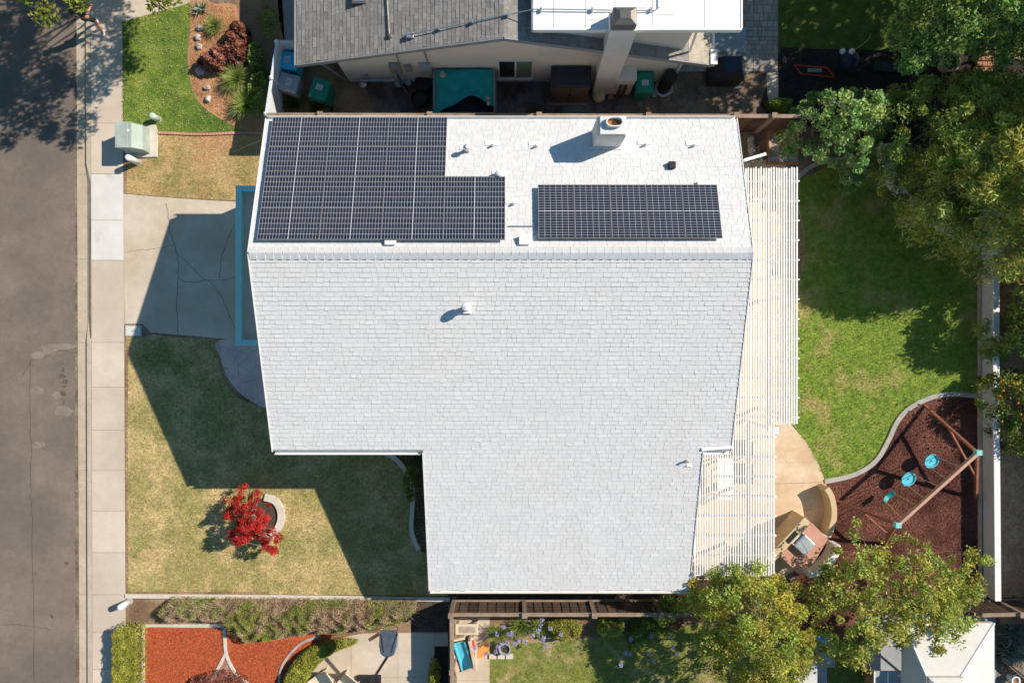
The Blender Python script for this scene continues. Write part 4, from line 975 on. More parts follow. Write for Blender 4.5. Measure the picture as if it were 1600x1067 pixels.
# white block wall on the right
hw = .66; xw = at(1532, 0).x
root = thing('garden_wall', 'long straight white garden wall at the right edge of the lawn', 'wall', (xw, 0, 0))
pts = [(xw, at(0, 330).y), (xw+.0, at(0, 620).y), (xw+.06, at(0, 928).y)]
g = MB(); g.strip([(p[0]+.1, p[1]) for p in pts], .18, 0, hw-.04); g.build('wall_face', 'stucco_white', root)
g = MB(); g.strip([(p[0]+.1, p[1]) for p in pts], .22, hw-.038, hw+.01); g.build('wall_cap', 'white_paint', root, bevel=.01)
root = thing('garden_wall', 'curved low white wall half hidden by the big trees upper right', 'wall', at(1430, 310))
cv = gp(smooth([(1383, 225), (1390, 262), (1404, 290), (1425, 318), (1450, 338), (1480, 352), (1532, 385)], 6), .45)
g = MB(); g.strip(cv, .22, 0, .45); g.build('wall_face', 'stucco_cream', root)
g = MB(); g.strip(cv, .25, .452, .50); g.build('wall_cap', 'white_paint', root, bevel=.01)

# ---------------------------------------------------------------- front yard objects
root = thing('transformer_box', 'pale green utility transformer box on a concrete pad by the sidewalk', 'utility box', at(230, 225))
g = MB(); pad = gp([(192, 196), (244, 196), (247, 205), (247, 246), (216, 247), (196, 240)]); g.prism(pad, 0, .06); g.build('pad', 'kerb_white', root, bevel=.01)
X0, X1, Y0, Y1, hh = -13.72, -12.95, 6.72, 7.58, .86
g = MB(); loft(g, [(X0, X1, Y0, Y1, .062), (X0, X1, Y0, Y1, .55), (X0, X1-.25, Y0, Y1, hh-.02)]); bd = g.build('body', 'box_green', root, bevel=.015)
g = MB(); g.box(X0-.02, X0+.42, Y0-.02, Y1+.02, hh-.018, hh+.02); g.build('lid', 'box_green', root, bevel=.015)
g = MB(); g.box(X0+.425, X1-.22, Y0-.02, Y1+.02, hh-.018, hh+.012); g.build('lid', 'box_green', root, bevel=.012)
g = MB(); g.lathe((X1-.34, Y1-.28, hh+.013), [(.05, 0), (.05, .004)], 12); g.build('sticker', 'label_white', root)
def bollard(label, px, py, h, r, m):
    p = at(px, py); g = MB(); g.lathe(p, [(r, 0), (r, h-.05), (r*.92, h-.02), (r*.6, h-.005), (r*.2, h)], 20); root = thing('bollard', label, 'bollard', p, 'bollards along the sidewalk')
    g.build('post', m, root, smooth=True); g = MB(); g.lathe(p, [(r*1.25, 0), (r*1.2, .03), (r*1.02, .045)], 16); g.build('base', 'kerb_grey', root)
bollard('pale green bollard behind the transformer box on the green lawn', 247, 187, .45, .11, 'pipe_green')
bollard('white bollard below the transformer box casting a long shadow', 216, 254, .70, .11, 'pipe_white')
bollard('white bollard at the lower left corner beside the mow strip', 202, 939, .62, .11, 'pipe_white')
root = thing('meter_lid', 'white rectangular utility lid at the lower corner of the driveway', 'utility lid', at(209, 517))
q0, q1 = at(195.5, 508), at(222, 526); g = MB(); g.box(q0.x, q1.x, q1.y, q0.y, 0, .035); g.build('frame', 'kerb_grey', root, bevel=.02)
g = MB(); g.box(q0.x+.04, q1.x-.04, q1.y+.04, q0.y-.04, .036, .05); g.build('lid', 'new_concrete', root, bevel=.02)
g = MB(); g.box(q0.x+.26, q1.x-.18, q1.y+.17, q0.y-.17, .051, .054); g.build('plate', 'rock_grey', root)

# tree ring and maple
root = thing('tree_ring', 'pale concrete ring half circling the red maple', 'tree ring', at(412, 808))
ring_ = smooth([(414, 776), (430, 781), (439, 795), (440, 812), (434, 826), (424, 836)], 8)
for k in range(0, len(ring_)-1, 8):
    g = MB(); g.strip(gp(ring_[k:k+9]), .26, 0, .10); g.build('stone', 'new_concrete' if False else 'kerb_white', root, bevel=.015)
patch('tree_bed', wob((408, 806), 25, 27, 12, .04), .012, 'dark_soil', th=.02)
tree('japanese_maple', 'small red leaved maple on the front lawn', 'tree', (406, 808), [(348,795),(344,782),(360,786),(370,758),(378,766),(381,782),(394,772),(410,780),(416,792),(404,802),(414,815),(418,835),(432,850),(428,870),(410,862),(398,848),(382,858),(362,852),(350,838),(362,822),(346,812)],
     .6, 1.75, 145, 85, .036, 'leaf_maple', 'bark_pale', clr=.13, tr=.045, aspect=.42, flat=.45, cvar=.5, upper=.7)

# street tree above the frame
tree('street_tree', 'street tree with overhanging branches at the top left corner', 'tree', (-9.9, 13.6),
     [(-21,12),(-18.5,10.9),(-15.7,10.8),(-14.6,10.6),(-14.2,9.9),(-13.7,9.45),(-13.1,9.15),(-12.5,9.25),(-12.1,10.0),(-12.0,10.4),(-11.2,10.4),(-10.6,9.9),(-10.0,9.65),(-9.8,10.7),(-8.6,11.6),(-7.6,14),(-9,17),(-13,18.5),(-17.5,17)],
     4.9, 7.4, 430, 150, .09, 'leaf_street', clr=.46, tr=.10, world=True, aspect=.4, upper=.6, cvar=.3)

# ---------------------------------------------------------------- trees on the right
tree('leafy_tree', 'blue green small tree by the sandbox and fence end', 'tree', (1325, 205), [(1252,160),(1262,140),(1290,128),(1322,132),(1345,118),(1375,128),(1396,150),(1400,195),(1380,225),(1378,262),(1350,286),(1328,270),(1308,240),(1282,252),(1258,232),(1248,200)],
     .8, 2.9, 120, 95, .068, 'leaf_bluegreen', clr=.23, tr=.06, aspect=.5, cvar=.42, upper=.45)
tree('leafy_tree', 'dense bright green tree in the top right corner', 'tree', (1520, 20), [(1432,48),(1438,5),(1470,-50),(1620,-70),(1700,40),(1640,70),(1590,84),(1540,78),(1500,88),(1478,72),(1450,95),(1438,74)],
     2.0, 4.3, 200, 150, .065, 'leaf_bright', clr=.36, tr=.12, aspect=.5, upper=.85, cvar=.25, flat=.35)
tree('leafy_tree', 'dark green tree between the curved wall and the mulch bed', 'tree', (1450, 195), [(1392,150),(1440,112),(1500,100),(1560,92),(1640,100),(1640,230),(1560,300),(1500,330),(1450,310),(1410,280),(1380,240),(1388,190)],
     1.0, 4.0, 230, 100, .065, 'leaf_dark', clr=.30, tr=.07, aspect=.4, cvar=.45, upper=.45)
tree('leafy_tree', 'tall golden green willowy tree over the right garden wall', 'tree', (1535, 270), [(1492,205),(1530,165),(1570,140),(1640,130),(1700,250),(1680,400),(1612,430),(1572,428),(1556,410),(1528,402),(1512,372),(1488,352),(1462,332),(1466,292),(1480,252)],
     1.8, 5.0, 300, 105, .10, 'leaf_gold', 'bark_pale', clr=.36, tr=.08, aspect=.19, droop=.3, cvar=.35, upper=.5, flat=.35)
tree('leafy_tree', 'dark round bush behind the white wall, upper one of two', 'bush', (1575, 528), [(1545,540),(1550,515),(1572,495),(1610,490),(1650,520),(1640,560),(1600,560),(1570,556)],
     .5, 1.7, 60, 90, .055, 'leaf_dark', clr=.24, tr=.05, aspect=.45)
ot = tree('orange_tree', 'orange tree with fruit behind the white wall', 'tree', (1585, 645), [(1543,625),(1556,595),(1580,585),(1640,585),(1680,640),(1660,700),(1605,712),(1585,690),(1560,665),(1545,640)],
     .5, 2.0, 95, 90, .055, 'leaf_citrus', clr=.24, tr=.06, aspect=.45, cvar=.4)
for _ in range(15):
    p = at(random.uniform(1560, 1640), random.uniform(592, 700), random.uniform(1.5, 2.1)); g = MB(); g.blob(p, .036, .036, .036, 8, .03); g.build('orange', 'orange_fruit', ot, smooth=True)
# tall trees just outside the right edge: they shade the back lawn
tree('shade_tree', 'tall trees just beyond the upper right edge shading the back lawn', 'tree', (18.5, 7.0), [(16.8,10.5),(16.3,8.2),(17.0,6.8),(16.2,5.4),(16.4,4.4),(17.0,4.0),(17.8,3.4),(18.6,4.3),(20.2,3.8),(22,5),(24,8),(21,12),(18,12)],
     4.6, 7.4, 520, 90, .13, 'leaf_gold', clr=.55, tr=.16, world=True, aspect=.45, upper=.5)
tree('shade_tree', 'low tree beyond the right edge throwing a shadow on the wall corner', 'tree', (18.6, 1.4), [(17.1,.6),(17.2,2.2),(18.5,2.8),(20,2.2),(20.3,.4),(18.6,-.2)],
     1.6, 3.6, 80, 80, .09, 'leaf_dark', clr=.36, tr=.08, world=True)
tree('shade_tree', 'tree beyond the top edge shading the neighbour lawn', 'tree', (16.5, 15.5), [(9.8,11.3),(11,10.6),(12.8,10.5),(14.2,10.9),(15.2,12.6),(17,13),(19.5,13.4),(21,16),(18,19),(13,19),(10,16)],
     5.2, 7.2, 380, 85, .13, 'leaf_dark', clr=.5, tr=.14, world=True)
# south-east trees
tree('leafy_tree', 'dense yellow green tree at the corner of the pergola', 'tree', (1190, 990), [(1128,905),(1142,888),(1168,882),(1182,868),(1200,880),(1212,905),(1240,925),(1268,940),(1280,965),(1292,1010),(1280,1050),(1262,1110),(1200,1160),(1140,1120),(1128,1060),(1102,1015),(1112,985),(1086,950),(1100,925)],
     2.2, 4.3, 230, 150, .055, 'leaf_yellow', clr=.27, tr=.08, aspect=.42, cvar=.32, upper=.45, flat=.35, closed_n=2)
tree('leafy_tree', 'open crowned green tree between swing set and gazebo', 'tree', (1380, 930), [(1266,935),(1290,908),(1312,888),(1324,868),(1326,842),(1342,815),(1362,824),(1368,856),(1392,880),(1412,862),(1446,852),(1480,868),(1502,892),(1530,876),(1582,874),(1580,886),(1552,900),(1562,925),(1545,955),(1528,962),(1556,998),(1522,1002),(1538,1045),(1500,1022),(1480,1062),(1444,1014),(1420,1035),(1398,1020),(1372,1052),(1345,1062),(1318,1035),(1300,1060),(1288,1000),(1262,965)],
     2.0, 3.8, 330, 66, .054, 'leaf_olive', clr=.24, tr=.07, aspect=.5, cvar=.28, upper=.6, flat=.35, closed_n=2)
tree('leafy_tree', 'loose green sapling and brush at the bottom corner of the roof', 'bush', (1085, 935), [(1062,915),(1080,898),(1110,895),(1135,900),(1128,925),(1100,945),(1075,960),(1050,975),(1020,985),(1030,955),(1045,935)],
     .5, 1.9, 60, 60, .06, 'leaf_dark', clr=.22, tr=.05, aspect=.3)

# ---------------------------------------------------------------- hedges and plants
def hedge(name, label, cat, px, z1, n, leaf, m, aspect=.5, flat=.35, edge=.25, dome=True, extra=None, inner='dark_soil', zi=.55, **k):
    c = np.mean(np.array(px), axis=0); root = thing(name, label, cat, at(*c))
    leafmass(root, 'foliage', px, .04, z1, n, leaf, m, aspect, flat, dome, edge, **k)
    cw = gp([(c[0]+(x-c[0])*.9, c[1]+(y-c[1])*.8) for x, y in px]); 
    P = sample_poly(gp(px), 7)
    for x, y in P: s_ = MB(); s_.tube([(x, y, 0), (x+random.uniform(-.1, .1), y+random.uniform(-.1, .1), z1*.8)], [.014, .005], 5); s_.build('stem', 'bark', root)
    return root
hd = hedge('juniper_hedge', 'long shaggy juniper hedge below the front lawn', 'hedge', [(247,950),(262,937),(300,938),(400,939),(500,940),(600,940),(650,941),(646,962),(628,976),(600,986),(560,990),(500,993),(430,1003),(385,1008),(360,996),(345,977),(300,973),(262,975),(240,965)], .85, 34000, .05, 'leaf_juniper', .16, .15, .5, clump=.22)
V = []; 
tw = MB()
for _ in range(260):
    x = random.uniform(262, 352); y = random.uniform(944, 970); p = at(x, y, random.uniform(.25, .7)); a = random.uniform(2.4, 4.4)
    tw.tube([p, p+Vector((math.cos(a)*.14, math.sin(a)*.12, .03)), p+Vector((math.cos(a)*.26, math.sin(a)*.24, .0))], [.006, .005, .002], 3, cap=False)
for _ in range(110):
    x = random.uniform(600, 648); y = random.uniform(940, 962); p = at(x, y, random.uniform(.3, .85)); a = random.uniform(-1.5, 1.0)
    tw.tube([p, p+Vector((math.cos(a)*.1, math.sin(a)*.12, .02)), p+Vector((math.cos(a)*.24, math.sin(a)*.2, -.02))], [.006, .005, .002], 3, cap=False)
tw.build('dead_twigs', 'dry_twig', hd, kind='stuff')
hedge('clipped_hedge', 'clipped green hedge beside the sidewalk at the lower left', 'hedge', [(181,984),(184,977),(218,977),(221,985),(221,1120),(181,1120)], .75, 17000, .035, 'leaf_hedge', .55, .4, .10, dome=False, clump=.06)
hedge('clipped_hedge', 'curved clipped green hedge around the concrete court', 'hedge', smooth([(556,1001),(530,1000),(495,1006),(465,1025),(448,1048),(438,1085),(470,1100),(478,1068),(496,1040),(525,1019),(553,1008)], 3, True), .5, 15000, .032, 'leaf_hedge', .55, .4, .16, clump=.08)
hedge('low_shrub', 'rusty brown domed shrub in the red mulch at the bottom', 'shrub', smooth([(292,1068),(315,1054),(345,1049),(372,1054),(388,1070),(380,1110),(300,1110)], 3, True), .45, 6500, .035, 'leaf_copper', .5, .4, .3)
shrub('small_shrub', 'young green shrub in the black gravel strip beside the court', 'shrub', (680, 1045), .22, 1.0, 'leaf_hedge', 900, .05, ry=.5)
cs = hedge('copper_shrub', 'coppery red leaved shrub in the orange planting bed', 'shrub', [(304,98),(312,84),(335,72),(352,58),(358,38),(372,31),(386,42),(389,66),(386,92),(372,100),(355,97),(345,110),(322,108)], .75, 2600, .062, 'leaf_copper', .8, .5, .25, cvar=.3, clump=.25)
def clump(name, label, px, py, n, L, wd, m, h, cat='plant', spread=1.0, group=None):
    b0 = at(px, py); root = thing(name, label, cat, b0, group); straps(root, 'leaves', (b0.x, b0.y, 0), n, L, wd, m, h, spread)
    g = MB(); g.lathe(b0, [(.07, 0), (.05, .06), (.01, .09)], 8); g.build('crown_base', 'bark', root); return root
clump('grass_clump', 'bright spiky grass clump above the copper shrub', 338, 44, 320, .55, .022, 'blade_green', .35)
clump('grass_clump', 'spiky green grass clump right of the rocks, below the copper shrub', 372, 128, 480, .78, .022, 'blade_green', .45)
clump('grass_clump', 'largest spiky grass clump, near the corner of the white fence', 388, 168, 520, .85, .022, 'blade_green', .45)
clump('agave', 'pointed succulent at the very top of the planting bed', 316, 16, 60, .42, .05, 'agave', .25)
clump('strappy_plant', 'dark strappy plants between the green bin and the roof edge', 462, 165, 260, .75, .03, 'blade_dark', .45)
clump('strappy_plant', 'dark strappy plants below the green bin', 497, 172, 200, .6, .03, 'blade_dark', .4)
clump('strappy_plant', 'dark foliage outside the white vinyl fence', 410, 120, 200, .6, .03, 'blade_dark', .4)
clump('strappy_plant', 'dark grass fan in the bed below the roof notch', 652, 716, 50, .5, .03, 'blade_dark', .3)
for px, py, r_ in ((1578, 985, .9), (1600, 1020, .9), (1570, 1010, .6)):
    clump('strappy_plant', 'grey green strappy plant at the lower right edge, %s' % {985: 'the upper one', 1020: 'the one at the frame edge', 1010: 'the small one near the gazebo'}[py], px, py, 150, r_, .05, 'agave', .55)
ct = shrub('citrus_shrub', 'dark citrus shrub with one orange in the wing bed', 'shrub', (644, 752), .28, .7, 'leaf_citrus', 800, .045, ry=.75)
g = MB(); p = at(642, 762, .72); g.blob(p, .035, .035, .035, 8, .03); g.build('orange', 'orange_fruit', ct, smooth=True)
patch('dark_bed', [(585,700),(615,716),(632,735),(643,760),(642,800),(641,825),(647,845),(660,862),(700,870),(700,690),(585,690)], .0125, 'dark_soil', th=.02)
for i, (px, py, r, s) in enumerate(((313,45,.11,1.2),(310,60,.12,1),(312,74,.11,1.1),(313,112,.15,1.1),(325,138,.09,1.4),(326,156,.14,.8),(318,100,.10,1))):
    lb = ['rock nearest the spiky succulent, first of the row', 'second rock from the top in the planting bed row', 'rock touching the left edge of the copper shrub', 'large grey rock below the copper shrub', 'flat rock left of the middle grass clump', 'pale lowest rock near the big grass clump', 'dark rock tucked under the copper shrub'][i]
    p = at(px, py); g = MB(); g.blob((p.x, p.y, .05), r*s, r, .11, 7, .2); g.build('rock', 'rock_grey', label=lb, cat='rock', group='rocks in the planting bed')
def agapanthus(label, px, py, n, nf, seed, L=.55):
    root = clump('agapanthus', label, px, py, n, L, .035, 'blade_green', .4); b0 = at(px, py); rs = random.Random(seed)
    for k in range(nf):
        a = rs.uniform(0, 6.28); r = rs.uniform(.15, .85); h = rs.uniform(.7, 1.0); e = b0+Vector((r*math.cos(a), r*.7*math.sin(a)-.1, h))
        g = MB(); g.tube([b0+Vector((0, 0, .1)), b0.lerp(e, .6)+Vector((0, 0, .15)), e], [.008, .007, .005], 5, cap=False); s_ = g.build('flower_stalk', 'leaf_hedge', root)
        C = np.array(e)+unit(RNG.normal(size=(70, 3)))*np.array([.085, .085, .06])*RNG.uniform(.5, 1, (70, 1)); fast_mesh('flower', leaves(C, .024, .5, .3), 4, 'flower_blue', root, tintn(70, .15, .05))
agapanthus('agapanthus with blue flowers right of the toy table', 778, 985, 240, 8, 1)
agapanthus('agapanthus with many blue flowers in the middle of the fence bed', 812, 975, 230, 9, 2)
agapanthus('agapanthus next to the round green shrub by the fence post', 842, 974, 200, 6, 3)
agapanthus('shaded agapanthus with scattered blue flowers under the open tree', 985, 1000, 90, 7, 5, .4)
agapanthus('low agapanthus with flowers farther right along the fence bed', 1040, 978, 90, 4, 6, .4)
shrub('round_shrub', 'round green shrub below the wooden fence', 'shrub', (880, 976), .62, .75, 'leaf_hedge', 4200, .035, ry=.42)
shrub('round_shrub', 'bright yellow green round shrub below the wooden fence', 'shrub', (953, 974), .52, .7, 'leaf_yellow', 3200, .035, ry=.36)
shrub('round_shrub', 'dark green shrub under the tree right of the yellow one', 'shrub', (1005, 980), .55, .6, 'leaf_dark', 2600, .04, ry=.5)
shrub('round_shrub', 'reddish green shrub at the tree edge by the fence', 'shrub', (1045, 955), .45, .9, 'leaf_copper', 900, .045, ry=.5)
shrub('round_shrub', 'low dark bush at the end of the dirt strip by the mulch bed', 'shrub', (1215, 168), .5, .5, 'leaf_dark', 2600, .035, ry=.28)
shrub('round_shrub', 'dark leafy shrub right of the large grass clumps near the white fence', 'shrub', (408, 150), .42, .7, 'leaf_dark', 1700, .045, ry=.8)
shrub('round_shrub', 'small dark shrub right of the copper shrub', 'shrub', (402, 92), .30, .6, 'leaf_dark', 900, .045, ry=.5)
shrub('round_shrub', 'dark bush in the upper left corner beside the concrete path', 'shrub', (425, 40), .35, .6, 'leaf_dark', 400, .05, ry=.5)

# ---------------------------------------------------------------- bins
def bin_(label, px, py, m, rz, w_=.62, d_=.72, h=1.05):
    b0 = at(px, py); root = thing('wheelie_bin', label, 'bin', b0, 'wheeled bins beside the neighbour house'); T_ = Matrix.Translation(b0) @ Matrix.Rotation(rz, 4, 'Z')
    g = MB(T_); loft(g, [(-w_*.38, w_*.38, -d_*.36, d_*.36, .04), (-w_*.48, w_*.48, -d_*.46, d_*.46, h-.1)]); g.build('body', m, root, bevel=.02)
    g = MB(T_); loft(g, [(-w_*.5, w_*.5, -d_*.5, d_*.5, h-.098), (-w_*.5, w_*.5, -d_*.5, d_*.5, h-.03), (-w_*.42, w_*.42, -d_*.42, d_*.40, h+.03)]); lid = g.build('lid', m, root, bevel=.025)
    g = MB(T_); loft(g, [(-w_*.3, w_*.3, -d_*.28, d_*.1, h+.031), (-w_*.28, w_*.28, -d_*.26, d_*.08, h+.05)]); g.build('lid_panel', m, lid, bevel=.008)
    g = MB(T_); g.box(-.11, .11, -.13, .05, h+.052, h+.056); g.build('sticker', 'label_white', lid)
    g = MB(T_)
    for k in range(4): g.box(-.09, .09-.03*(k % 2), -.11+k*.04, -.095+k*.04, h+.0565, h+.058)
    g.build('print', 'print_dark', lid)
    g = MB(T_); g.tube([(-w_*.4, d_*.5+.05, h-.06), (w_*.4, d_*.5+.05, h-.06)], .015, 8); g.build('handle', m, root)
    for sx in (-1, 1):
        g = MB(T_); g.tube([(sx*w_*.40, d_*.40, .10), (sx*w_*.48, d_*.40, .10)], .10, 14); g.build('wheel', 'black_plastic', root)
bin_('bright blue bin half under the roof corner', 463, 113, 'bin_blue', math.radians(83))
bin_('grey bin below the blue one', 465, 146, 'bin_grey', math.radians(75))
bin_('dark green bin at the corner of the neighbour house', 512, 156, 'bin_green', math.radians(163))
bin_('green bin against the wall right of the chimney', 999, 146, 'bin_green', 0)

# ---------------------------------------------------------------- neighbour side yard
root = thing('covered_box', 'wooden play box covered with a dark teal cloth', 'box', (-1.6, 8.4, 0))
x0, x1, y0, y1, h = -2.66, -.58, 7.72, 9.2, 1.38
for nm, bx in (('side_panel', (x0, x0+.05, y0, y1)), ('side_panel', (x1-.05, x1, y0, y1)), ('side_panel', (x0+.052, x1-.052, y0, y0+.05))):
    g = MB(); g.box(*bx, 0, h-.06); g.build(nm, 'wood_weathered' if nm else '', root)
g = MB(); g.box(x0+.052, x1-.052, y0+.052, y1, .8, .84); g.build('inner_lid', 'black_cloth', root)
nx, ny = 34, 26; vs = []; fs = []
for j in range(ny+1):
    for i in range(nx+1):
        u, v = i/nx, j/ny; x = x0-.04+(x1-x0+.08)*u; fold = .0
        lim = .12+.30*math.exp(-((u-.62)/.27)**2)
        y = y0-.05+(y1-y0+.08)*(lim+(1-lim)*v) if v > 0 else y0-.05+(y1-y0+.08)*lim
        z = h-.05-.10*math.sin(math.pi*u)*math.sin(math.pi*min(v*1.1, 1))+.012*math.sin(u*23+v*9)+.01*math.sin(v*19-u*7)+.03*math.exp(-((v-.06)/.05)**2)
        if u < .03 or u > .97: z -= .12
        vs.append((x, y, z))
for j in range(ny):
    for i in range(nx): a = j*(nx+1)+i; fs.append((a, a+1, a+nx+2, a+nx+1))
g = MB(); g.add(vs, fs); o = g.build('cloth', 'tarp_teal', root, smooth=True); sd = o.modifiers.new('s', 'SOLIDIFY'); sd.thickness = .012
g = MB(); g.bar((x0-.02, y0+.02, h-.05), (x0+.5, y0+.30, h-.02), .12, .02); g.build('cloth_fold', 'tarp_teal', root)
for i, (px, py, s) in enumerate(((692, 118, .12), (762, 155, .08), (763, 163, .07))):
    p = at(px, py, h-.03); g = MB(); g.blob((p.x, p.y, h-.03+.03), s*.8, s, .06, 7, .2); g.build('rock', 'rock', label=['tan rock weighing down the upper left of the teal cloth', 'small tan rock on the right edge of the teal cloth, upper one', 'small tan rock on the right edge of the teal cloth, lower one'][i], cat='rock')
root = thing('storage_shed', 'brown resin storage shed with black lid against the white wall', 'shed', (2.0, 8.9, 0))
g = MB(); g.box(1.36, 2.64, 8.60, 9.25, 0, 1.40); g.build('body', 'shed_brown', root, bevel=.01)
g = MB(); loft(g, [(1.32, 2.68, 8.55, 9.28, 1.402), (1.32, 2.68, 8.55, 9.28, 1.47), (1.38, 2.62, 8.62, 9.26, 1.52)]); g.build('lid', 'shed_roof', root, bevel=.01)
for x0_, x1_ in ((1.40, 1.985), (2.015, 2.60)):
    g = MB(); g.box(x0_, x1_, 8.575, 8.598, .08, 1.36)
    g.bar((x0_+.03, 8.57, .15), (x1_-.03, 8.57, 1.28), .012, .04); g.build('door', 'shed_brown', root)
g = MB(); g.lathe((2.0, 8.55, .7), [(.035, 0), (.035, .05)], 10); g.build('latch', 'black_plastic', root)
g = MB(); g.box(1.3, 2.7, 8.45, 8.53, 0, .05); g.build('threshold', 'brick', root)
p = at(935, 152); g = MB(); g.blob((p.x, p.y, .16), .23, .24, .17, 12, .08); tagp(g.build('hose_bag', 'yellow_bag', smooth=True), 'yellow and white round bag at the foot of the chimney', 'bag')
p = at(954, 150); g = MB(); g.box(p.x-.1, p.x+.1, p.y-.14, p.y+.14, 0, .12); tagp(g.build('brick_block', 'brick', bevel=.01), 'small brown block beside the yellow bag', 'block')
p = at(657, 160); root = thing('plant_pot', 'big empty black plant pot on the dark gravel', 'pot', p)
g = MB(); oval_n = 20; g.lathe(p, [(.22, 0), (.27, .42), (.29, .42), (.29, .46), (.265, .46), (.24, .3)], 22); g.build('pot_body', 'black_plastic', root); g = MB(); g.lathe(p+Vector((0, 0, .31)), [(.235, 0), (.23, .004)], 18); g.build('pot_soil', 'dark_soil', root)
p = at(664, 136); g = MB(); g.lathe(p, [(.24, 0), (.28, .38), (.30, .38), (.30, .42), (.1, .43)], 20); tagp(g.build('round_tub', 'black_plastic'), 'black round tub against the wall beside the teal covered box', 'tub')
p = at(1036, 139); root = thing('pipe_barrel', 'tall black barrel standing in a white basin by the wall corner', 'barrel', p)
g = MB(); g.lathe(p, [(.30, 0), (.32, .12), (.29, .12), (.27, .04)], 20); g.build('basin', 'white_paint', root); g = MB(); g.lathe(p+Vector((0, 0, .05)), [(.22, 0), (.23, .6), (.23, 1.15), (.2, 1.22), (.05, 1.24)], 20); g.build('barrel_body', 'black_plastic', root)
p = at(1021, 147); g = MB(); g.blob((p.x, p.y, .06), .13, .14, .08, 8, .2); tagp(g.build('cloth_bundle', 'bin_grey'), 'small blue grey bundle between the green bin and the basin', 'bundle')
for i, (px, py, r, m) in enumerate(((624, 133, .16, 'leaf_hedge'), (639, 131, .15, 'rock'))):
    p = at(px, py); g = MB(); g.blob((p.x, p.y, .1), r, r*.8, .14, 8, .15); tagp(g.build('rock' if i else 'round_stone', 'rock_grey' if i else 'box_green'), ['mossy green grey stone under the wall meter', 'pale grey stone right of the mossy one'][i], 'stone')
root = thing('covered_grill', 'black covered barbecue grill on the neighbour pavers', 'grill', (7.5, 9.4, 0))
g = MB(); loft(g, [(6.95, 8.05, 9.12, 9.78, .02), (6.9, 8.1, 9.08, 9.82, .75), (7.05, 7.95, 9.14, 9.78, 1.0), (7.25, 7.85, 9.25, 9.72, 1.22)]); g.build('cover', 'black_cloth', root, bevel=.04)
g = MB(); loft(g, [(7.22, 7.84, 9.22, 9.74, 1.221), (7.30, 7.80, 9.30, 9.68, 1.25)]); g.build('cover_top', 'navy', root, bevel=.02)
p0_, p1_ = at(1116, 82), at(1165, 44); g = MB(); g.box(p0_.x, p1_.x, p0_.y, p1_.y, .034, .042)
tagp(g.build('outdoor_rug', 'bin_grey'), 'blue grey outdoor rug on the pavers under the roof edge', 'rug')
p = at(1092, 139, 0); g = MB(); g.lathe(p, [(.05, 0), (.05, .03), (.02, .035)], 12); tagp(g.build('valve_cap', 'bin_green'), 'small round green valve cap in the bare dirt', 'valve cap')
# objects in the dark mulch bed
root = thing('red_frame', 'red metal frame lying in the dark mulch', 'frame', at(1273, 112)); cr = [at(1241, 102, .12), at(1292, 106, .12), at(1304, 121, .12), at(1252, 116, .12)]
g = MB()
for i in range(4): g.tube([cr[i], cr[(i+1) % 4]], .022, 8)
g.build('rim', 'red_paint', root); g = MB(); q0 = at(1262, 107, .1); q1 = at(1284, 113, .1); g.box(q0.x, q1.x, q1.y, q0.y, .08, .10); g.build('tray', 'trim_grey', root)
g = MB()
for c0 in cr: g.tube([Vector((c0.x, c0.y, 0)), c0], .015, 6)
g.build('legs', 'red_paint', root)
root = thing('garden_bundle', 'navy covered bundle in the mulch bed topped by two pale balls', 'ornament', at(1322, 100))
g = MB(); p = at(1322, 100); g.blob((p.x, p.y, .25), .33, .38, .28, 12, .08); g.build('bundle', 'navy', root, smooth=True)
for px, m in ((1316.5, 'pale_ball'), (1331, 'white_ball')):
    g = MB(); q = at(px, 81, .5); g.blob(q, .105, .105, .105, 14, .0); g.build('ball', m, root, smooth=True)
g = MB(); g.tube([at(1334, 80, .4), at(1346, 71, .6), at(1357, 62, .7), at(1361, 53, .75)], .014, 6); tagp(g.build('bent_pole', 'dry_twig'), 'thin bent pale pole rising beside the two balls', 'pole')
p0_, p1_ = at(1366, 97), at(1414, 116); g = MB(); g.prism([(p0_.x, p0_.y), (p1_.x, p0_.y-.1), (p1_.x-.05, p1_.y), (p0_.x-.08, p1_.y+.1)], .03, .09); tagp(g.build('dark_mat', 'black_cloth'), 'dark grey mat lying in the mulch bed', 'mat')
p = at(1474, 105); root = thing('plant_pot', 'round tan plant pot at the edge of the dark mulch', 'pot', p)
g = MB(); g.lathe(p, [(.22, 0), (.31, .42), (.34, .45), (.30, .46), (.27, .35)], 22); g.build('pot_body', 'tan_stucco', root); g = MB(); g.lathe(p+Vector((0, 0, .36)), [(.26, 0), (.25, .01)], 16); g.build('pot_soil', 'dark_soil', root)
g = MB()
for r in range(5):
    for c in range(4):
        q = at(1523+c*8+(r % 2)*4, 78+r*8); g.box(q.x-.085, q.x+.085, q.y-.085, q.y+.085, 0, .28-.05*r)
tagp(g.build('step_stones', 'brick', bevel=.01), 'small stack of brown block steps below the bright tree', 'steps')

